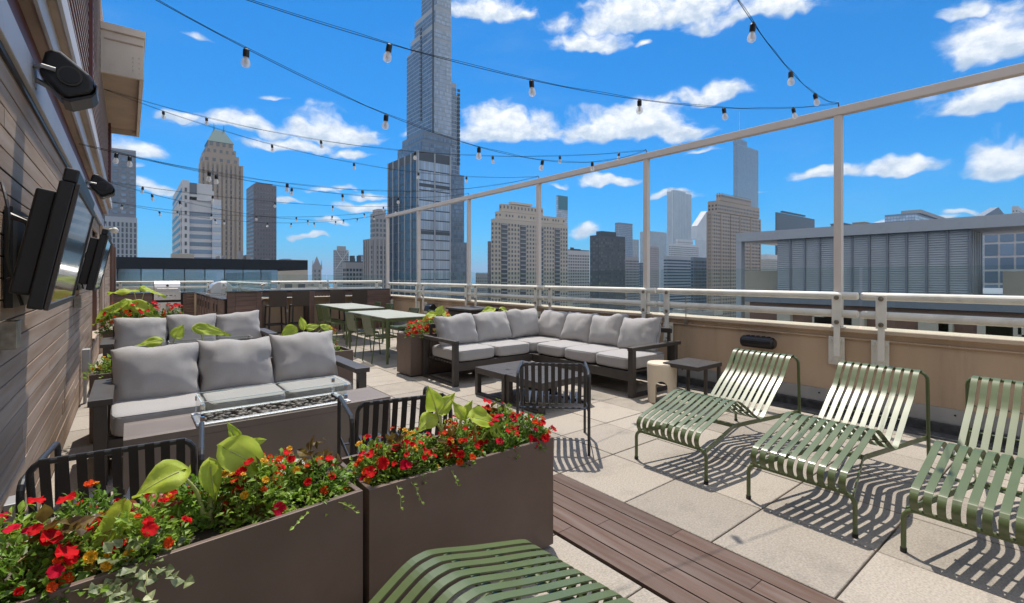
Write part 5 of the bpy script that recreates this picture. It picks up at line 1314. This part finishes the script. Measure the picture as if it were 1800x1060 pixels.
# --- between the big tower and the louvred roof
T = Tower('broad grey apartment tower with dark balcony strips and a stepped crown', 270)
def sk(i, n): return i % 5 == 2
L_ = T.tier(867, 869, 998, 384, 'w_cream', 'win_grey', 2.9, .52, 3.15, .55, skip=lambda i, n: (i % 6) in (2, 3))
x0, x1, y0, y1, z0, z1 = L_; nU = max(1, int(round((x1-x0)/2.9))); pw = (x1-x0)/nU; m = MB(); r2 = MB()
i = 2
while i+1 < nU:
    if i % 6 == 2:
        m.box(x0+i*pw+.2, x0+(i+2)*pw-.2, y0-.2, y0-.02, -40, z1-3)
        z = -38
        while z < z1-4: r2.box(x0+i*pw+.1, x0+(i+2)*pw-.1, y0-1.3, y0-.21, z, z+.9); z += 3.15
    i += 1
m.build('balcony_recess', 'win_dark', T.t); r2.build('balconies', 'w_grey', T.t)
T.tier(873, 876, 993, 371, 'w_cream', 'win_grey', 2.9, .5, 3.15, .5, vb=384.3, dY=3, skip=lambda i, n: i % 4 == 1)
T.tier(881, 883, 955, 358, 'w_cream', 'win_grey', 3.4, .4, 4.2, .5, vb=371.3, dY=6)
T.tier(898, 900, 936, 354.5, 'w_cream', None, vb=358.3, dY=9)
T = Tower('narrow brown tower tucked against the left of the broad grey apartments', 420)
T.tier(859, 861, 880, 424, 'w_plum', 'win_grey', 3, .5, 3.6, .5)
T = Tower('low grey office block below the brown tower, in front of the lake', 520)
T.tier(836, 839, 862, 480, 'w_grey', 'win_grey', 3, .5, 4, .5)
T = Tower('teal glass slab rising behind the broad grey apartments', 620)
T.tier(978, 981, 998, 343, 'w_blue', 'win_sky', 3, .9, 3.6, .85); T.tier(979, 982, 998, 343.5, 'w_teal', 'w_teal', 2.8, .8, 3.6, .7, vb=368, dY=-.6, depth=3)
T = Tower('pale gridded block right of the broad grey apartments', 360)
T.tier(998, 1000, 1036, 440, 'w_white', 'win_grey', 2.6, .55, 3.2, .55); T.roof('w_dark', 4, 4, 9)
T = Tower('black glass apartment tower with a flat dark cap', 300)
T.tier(1037, 1052, 1099, 413, 'w_dark', 'win_grey', 3.1, .7, 3.2, .55); T.tier(1048, 1058, 1083, 406, 'w_dark', None, vb=413.2, dY=4)
T = Tower('tall blue grey tower behind the black apartments', 700)
T.tier(1081, 1088, 1112, 391, 'w_blue', 'win_sky', 3.5, .5, 4, .5)
T = Tower('thin pale tower right of the tall blue grey tower', 820)
T.tier(1112, 1116, 1123, 421, 'w_grey', 'win_pale', 4, .6, 5, .5)
T = Tower('grey gridded mid-rise under the blue grey tower', 380)
T.tier(1099, 1102, 1123, 451, 'w_grey', 'win_dark', 2.6, .6, 3.4, .55)
T = Tower('broad pale blue tower standing behind the frame post', 900)
T.tier(1125, 1142, 1172, 406, 'w_steel', 'win_pale', 4, .5, 5, .7)
T = Tower('low pinkish stepped block left of the tall ribbed slab', 520)
T.tier(1143, 1146, 1158, 433, 'w_pink', 'win_grey', 4, .4, 4, .5); T.tier(1123, 1126, 1140, 462, 'w_dark', 'win_blue', 4, .8, 4, .6, dY=-60)
T = Tower('tall pale ribbed slab tower with square top', 1150)
T.tier(1173, 1182, 1215, 336, 'w_steel', 'win_pale', 4.6, .4, 400, .97); T.fins('w_white', [i/12 for i in range(13)], [i/6 for i in range(7)], w=1.6, dpt=1.5)
T.tier(1180, 1186, 1205, 333.5, 'w_steel', None, vb=336.2, dY=12)
T = Tower('white tower with slanted diamond shaped top', 1000)
L_ = T.tier(1222, 1225, 1243, 420, 'w_white', 'win_pale', 4, .5, 4.5, .5)
x0, x1, y0, y1, z0, z1 = L_; ap = z_at(371, x1, y0)
MB().add([(x0,y0,z1),(x1,y0,z1),(x1,y0+25,z1),(x0,y0+25,z1),(x1-2,y0,ap),(x1-2,y0+25,ap),(x0+3,y0,z1+(ap-z1)*.45),(x0+3,y0+25,z1+(ap-z1)*.45)],
    [(0,1,4,6),(3,7,5,2),(6,4,5,7),(0,6,7,3),(1,2,5,4)]).build('slanted_top', 'w_white', T.t)
T = Tower('white gridded stepped office building below the ribbed slab', 520)
T.tier(1176, 1181, 1228, 428, 'w_white', 'win_grey', 3.2, .6, 3.8, .55); T.tier(1188, 1192, 1218, 420, 'w_white', 'win_grey', 3.2, .5, 3.8, .5, vb=428.2, dY=4)
T = Tower('long blue office block with horizontal bands', 330)
T.tier(1168, 1172, 1243, 450, 'w_steel', 'win_navy', 60, .99, 3.6, .55)
T = Tower('dark stone block at the foot of the blue banded offices', 280)
T.tier(1214, 1220, 1243, 452, 'w_blue', 'win_dark', 3, .7, 3.6, .7)
T = Tower('tall blue glass tower with rounded shoulder and needle spire', 1100)
T.tier(1289, 1296, 1333, 252, 'w_blue', 'win_blue', 3.4, .85, 4.4, .8)
T.tier(1288.6, 1294, 1313, 242, 'w_blue', 'win_blue', 3.4, .85, 4.4, .8, vb=252.3, dY=3)
x0, x1, y0, y1, z0, z1 = T.last; xx = x_at(1300, 1110)
MB().tube([(xx, 1110, z1), (xx, 1110, z1+15), (xx, 1110, z_at(196, xx, 1110))], 1, 8, rs=[2.2, 1.3, .35]).build('spire', 'w_white', T.t)
T = Tower('tan brick apartment tower with stepped crown left of the louvred roof', 230)
L_ = T.tier(1243, 1251, 1336, 372, 'w_tan', 'win_dark', 3.2, .48, 3.4, .5)
T.fins('w_tan', [0, .17, .36, .55, .78, 1], [.1, .5, .95], w=.9, dpt=.7)
T.tier(1244, 1262, 1335, 352, 'w_tan', 'win_dark', 3.2, .48, 3.4, .5, vb=372.2, dY=3)
L_ = T.tier(1259, 1267, 1320, 341, 'w_tan', 'win_grey', 2.0, .4, 8.0, .5, vb=352.3, dY=6); T.bands('w_cream', [L_[5]-.8], .8, .4)
T = Tower('dark navy slab tower above the louvred roof', 480)
T.tier(1363, 1366, 1432, 373, 'w_navy', 'win_dark', 3, .3, 4, .7); T.tier(1372, 1376, 1416, 370.5, 'w_navy', None, vb=373.2, dY=10)
T = Tower('beige low block with small pyramid roof seen under the roof beam', 420)
L_ = T.tier(1333, 1336, 1400, 455, 'w_cream', 'win_grey', 4, .4, 4, .5)
T.tier(1345, 1348, 1375, 447, 'w_white', None, vb=455.2, dY=8, depth=14)
T = Tower('grey blue glass building with stepped top behind the louvred roof', 150)
T.tier(1578, 1592, 1697, 388, 'w_blue', 'win_blue', 3, .9, 3.4, .8, depth=40); T.tier(1600, 1608, 1694, 374, 'w_blue', 'win_sky', 3, .9, 3.4, .8, vb=388.4, dY=3, depth=30); T.tier(1608, 1618, 1682, 368, 'w_grey', None, vb=374.4, dY=6, depth=20)
T = Tower('pale gabled glass roofed building at the right edge of the skyline', 60)
L_ = T.tier(1716, 1722, 1860, 384, 'w_steel', 'win_blue', 2.4, .85, 3.2, .8, depth=5)
x0, x1, y0, y1, z0, z1 = L_; xa = x_at(1755, 60); ap = z_at(364, xa, 60); x1_ = x_at(1800, 60)
MB().add([(x0,y0,z1),(x1_,y0,z1),(xa,y0,ap),(x0,y1,z1),(x1_,y1,z1),(xa,y1,ap)], [(0,1,2),(3,5,4),(0,2,5,3),(1,4,5,2)]).build('gable_roof', 'w_blue', T.t)
T.tier(1778, 1790, 1870, 362, 'w_white', 'win_grey', 3, .5, 3, .4, vb=384.5, dY=6, depth=5)
for (u, v, lb, mt) in [(1496, 393, 'tiny pale rooftop hut showing above the louvred roof, left one', 'w_blue'), (1524, 391, 'tiny tan rooftop vent showing above the louvred roof, right one', 'w_tan')]:
    T = Tower(lb, 90, 'rooftop hut', 'rooftop_hut'); T.tier(u-14 if u < 1500 else u-5, u-13 if u < 1500 else u-4, u+14 if u < 1500 else u+5, v, mt, None, depth=6)
    L_ = T.last; MB().box(L_[0]-.3, L_[1]+.3, L_[2]-.3, L_[3]+.3, L_[5], L_[5]+.4).build('cap', mt, T.t)

# --- neighbour with louvred roof screen
XN = 40.0
t = thing('louvred_penthouse', 'neighbouring flat roofed penthouse screened by blue grey louvre panels', 'building')
yA, yB = y_at(1705, XN), y_at(1365, XN); zt_ = z_at(403, XN, yA); zb_ = z_at(545, XN, yA)
MB().box(XN+.15, XN+5, yA+.15, yB, -12, zt_).build('core', 'w_blue', t)
m = MB(); n = 11; w = (yB-yA)/n; pstm = MB()
for k in range(n):
    y0 = yA+k*w; z = zb_
    while z < zt_-.02: m.add([(XN, y0+.06, z), (XN, y0+w-.06, z), (XN+.10, y0+w-.06, z+.13), (XN+.10, y0+.06, z+.13)], [(0,3,2,1)]); m.add([(XN, y0+.06, z), (XN, y0+w-.06, z), (XN+.10, y0+w-.06, z-.02), (XN+.10, y0+.06, z-.02)], [(0,1,2,3)]); z += .15
    pstm.box(XN-.05, XN+.14, y0-.05, y0+.05, zb_, zt_)
m.build('louvres', 'louver', t); pstm.build('mullions', 'w_slate', t)
m = MB(); 
for k in range(6): m.box(XN+.2+k*.8, XN+.2+k*.8+.4, yA-.0, yA+.149, zb_, zt_)
m.build('side_louvres', 'louver', t)
y1 = y_at(1293, XN-.35)
MB().box(XN-.35, XN+7, -14, y1, zt_+.02, zt_+.74).build('roof_fascia', 'w_steel', t)
MB().box(XN-.3, XN+.3, y1-.45, y1-.02, -12, zt_+.019).build('pillar', 'w_steel', t)
zre = z_at(546, XN-.6, yA)
MB().box(XN-.6, XN+30, -30, yB+2.2, zre, z_at(521, XN-.6, yA)).build('roof_edge', 'w_slate', t)
MB().box(XN-.2, XN+29, -30, yB+2.0, -40, zre-.01).build('brick_storeys', 'w_brick', t)
m = MB(); facade(m, (XN-.2, yB+2.0), (0, -1), yB+32, -20, zre-.6, 1.9, .62, 2.6, .62, None, .06); o = m.build('lower_windows', 'win_grey', t); o['kind'] = 'stuff'
m = MB(); rq = random.Random(3)
for k in range(26): q = rq.uniform(-20, yB); m.box(XN-.75, XN-.21, q, q+rq.uniform(.4, 1.6), zre-rq.uniform(1.2, 3.6), zre-.3-rq.uniform(0, .6))
m.build('balcony_screens', 'w_cream', t)
MB().box(XN+3, XN+12, yB+.01, y_at(1297, XN+3), -12, z_at(476, XN+3, 19)).build('plant_room', 'w_cream', t)
MB().box(XN+2, XN+30, -20, yA-1.2, -12, z_at(477, XN+2, 5)).build('lower_block', 'w_cream', t)
t = Tower('blue glass office building seen below the roof edge at the far right', 22)
m = MB(); gx = 95; ya, yb2 = 3.0, 11.2; MB().box(gx, gx+30, -10, 11.6, BASE, 9).build('body', 'w_white', t.t)
m = MB(); facade(m, (gx, 11.6), (0, -1), 21.6, -30, 8.9, 1.5, .86, 1.9, .84, None, .1); o = m.build('windows', 'win_blue', t.t); o['kind'] = 'stuff'

# --- neighbour with dark flat roof and glass wall, left
YN = 40.0
t = thing('glass_penthouse', 'neighbouring penthouse with thick dark roof edge and glass walls', 'building')
x1 = x_at(541, YN); xg = x_at(495, YN)
MB().box(-14, x1, YN, YN+14, z_at(474.5, x1, YN), z_at(458, x1, YN)).build('roof', 'w_ink', t)
MB().box(-14, xg, YN+1.2, YN+13, -14, z_at(474.5, x1, YN)-.01).build('interior', 'w_grey', t)
m = MB(); facade(m, (-14, YN+1.2), (1, 0), xg+14, -6, z_at(474.5, x1, YN)-.05, 1.25, .95, 8, .99, None, .1); m.build('windows', 'w_curtain', t)
MB().box(-14, xg+1, YN+.2, YN+14, -14, -3.2).build('terrace_edge', 'w_cream', t)
for u, w_, v in ((322, 40, 446), (385, 3, 450), (396, 4, 449), (425, 5, 441), (437, 9, 448), (470, 12, 455), (505, 18, 455)):
    xx = x_at(u, YN+5); ww = w_*YN/845*.75; MB().box(xx-ww/2, xx+ww/2, YN+5, YN+6.5, z_at(458, x1, YN)+.001, z_at(v, xx, YN+5)).build('roof_vent', 'w_cream' if w_ > 30 else 'w_grey', t)
T = Tower('pale gridded block with square windows beside the dark roofed penthouse', 75)
T.tier(493, 495, 541, 467, 'w_cream', 'win_grey', 1.6, .55, 2.0, .6); T.roof('w_grey', 3, 1, 5)

# --- low city below
GL_ = {'tan': ('w_tan', 'win_dark'), 'brick': ('w_brick', 'win_grey'), 'grey': ('w_grey', 'win_dark'), 'white': ('w_white', 'win_grey'), 'cream': ('w_cream', 'win_dark')}
LB = {'tan': 'low tan stone city building seen past the guard rails', 'brick': 'low red brick city building seen past the guard rails', 'grey': 'low grey concrete city building seen past the guard rails', 'white': 'low white city building seen past the guard rails', 'cream': 'low cream city building seen past the guard rails'}
proto = {}
rr = random.Random(21)
for key, (wm, gm) in GL_.items():
    for v in range(2):
        w, d, h = rr.uniform(20, 34), rr.uniform(20, 34), rr.uniform(42, 62)
        t = thing('city_building', LB[key], 'building', (0, 0, 0), 0, 'low %s buildings of the city below' % key)
        MB().box(-w/2, w/2, -d/2, d/2, 0, h).box(-w/2, w/2, -d/2, -d/2+.5, h, h+1).box(-w/2, -w/2+.5, -d/2+.51, d/2, h, h+1).build('body', wm, t)
        m = MB(); facade(m, (-w/2, -d/2), (1, 0), w, 8, h-.8, 2.8, .5, 3.3, .55, None, .15); facade(m, (-w/2, d/2), (0, -1), d, 8, h-.8, 2.8, .5, 3.3, .55, None, .15)
        o = m.build('windows', gm, t); o['kind'] = 'stuff'
        m = MB()
        for k in range(7): a, b = rr.uniform(-.4, .3)*w, rr.uniform(-.4, .3)*d; m.box(a, a+rr.uniform(1.5, 7), b, b+rr.uniform(1.5, 6), h-.1+.02*k, h+rr.uniform(1.2, 4.5))
        m.build('roof_units', 'roofgrey', t)
        proto[(key, v)] = [t, False]
TW = []
for o in bpy.data.objects:
    if o.type == 'MESH' and o.parent and o.parent.name.startswith(('tower', 'louvred', 'glass_pent')) and o.name.startswith(('body', 'core', 'roof_edge', 'plant', 'lower', 'interior')):
        c = o.data.vertices; xs = [v.co.x for v in c]; ys = [v.co.y for v in c]; TW.append((min(xs)-16, max(xs)+16, min(ys)-16, max(ys)+16))
cnt = 0
for ring, (r0, step) in enumerate([(95, 34), (140, 38), (190, 42), (250, 46), (330, 52), (430, 60), (560, 70), (720, 84), (920, 105), (1180, 130)]):
    nA = int(r0*1.75/step)
    for k in range(nA):
        a = rad(-10) + rad(100)*(k+.5+rr.uniform(-.2, .2))/nA; r = r0 + rr.uniform(-14, 14)
        x, y = r*math.sin(a), r*math.cos(a)
        if y < 60 and x < 110 or any(q[0] < x < q[1] and q[2] < y < q[3] for q in TW): continue
        key = rr.choice(['tan', 'brick', 'grey', 'grey', 'white', 'cream', 'tan']); e = proto[(key, rr.randint(0, 1))]
        hs_ = rr.uniform(.7, 1.12); rz = rr.choice([0, 0, 0, rad(90)])
        if not e[1]: o = e[0]; e[1] = True; o.location = (x, y, BASE); o.rotation_euler = (0, 0, 0)
        else: o = dup(e[0], (x, y, BASE), 0)
        o.scale = (rr.uniform(.8, 1.2), rr.uniform(.8, 1.2), hs_); cnt += 1
        dd_ = x*sy + y*cy; uu = 900 + FPX*(x*cy - y*sy)/dd_ if dd_ > 5 else -1
        wh = [(330, 'below the grey gridded tower'), (440, 'below the art deco tower'), (560, 'below the plum slab tower'), (680, 'below the stepped grey tower'), (830, 'at the foot of the big glass tower'), (930, 'below the left half of the broad apartments'),
              (1010, 'below the right half of the broad apartments'), (1100, 'below the black glass apartments'), (1170, 'below the pale blue tower'), (1245, 'below the blue banded offices'), (1340, 'below the tan stepped tower'), (1560, 'past the louvred roof'), (9999, 'beyond the right edge of the louvred roof')]
        wt_ = next(w for lim, w in wh if uu < lim); ds = 'in the first row' if ring < 2 else 'two blocks off' if ring < 4 else 'several blocks off' if ring < 6 else 'far off' if ring < 8 else 'near the horizon'
        o['label'] = {'tan': 'tan stone', 'brick': 'red brick', 'grey': 'grey', 'white': 'white', 'cream': 'cream'}[key] + ' low building ' + wt_ + (' ' if ring < 2 else ', ') + ds
for e in proto.values():
    if not e[1]: e[0].location = (300, 120, BASE)
print('low buildings', cnt, 'objects', len(bpy.data.objects))

# ================================================================== HAZE
hz = bpy.data.materials.new('haze_air'); hz.use_nodes = True; nt = hz.node_tree; nt.nodes.clear()
ho = nt.nodes.new('ShaderNodeOutputMaterial'); pv_ = nt.nodes.new('ShaderNodeVolumePrincipled')
pv_.inputs['Color'].default_value = (.48, .72, .96, 1); pv_.inputs['Density'].default_value = 0.00013; pv_.inputs['Anisotropy'].default_value = 0.2
nt.links.new(pv_.outputs[0], ho.inputs['Volume'])
hb = MB().box(-61000, 61000, -61000, 61000, BASE-1, 420).build('haze', hz); tag(hb, None, None, kind='stuff')
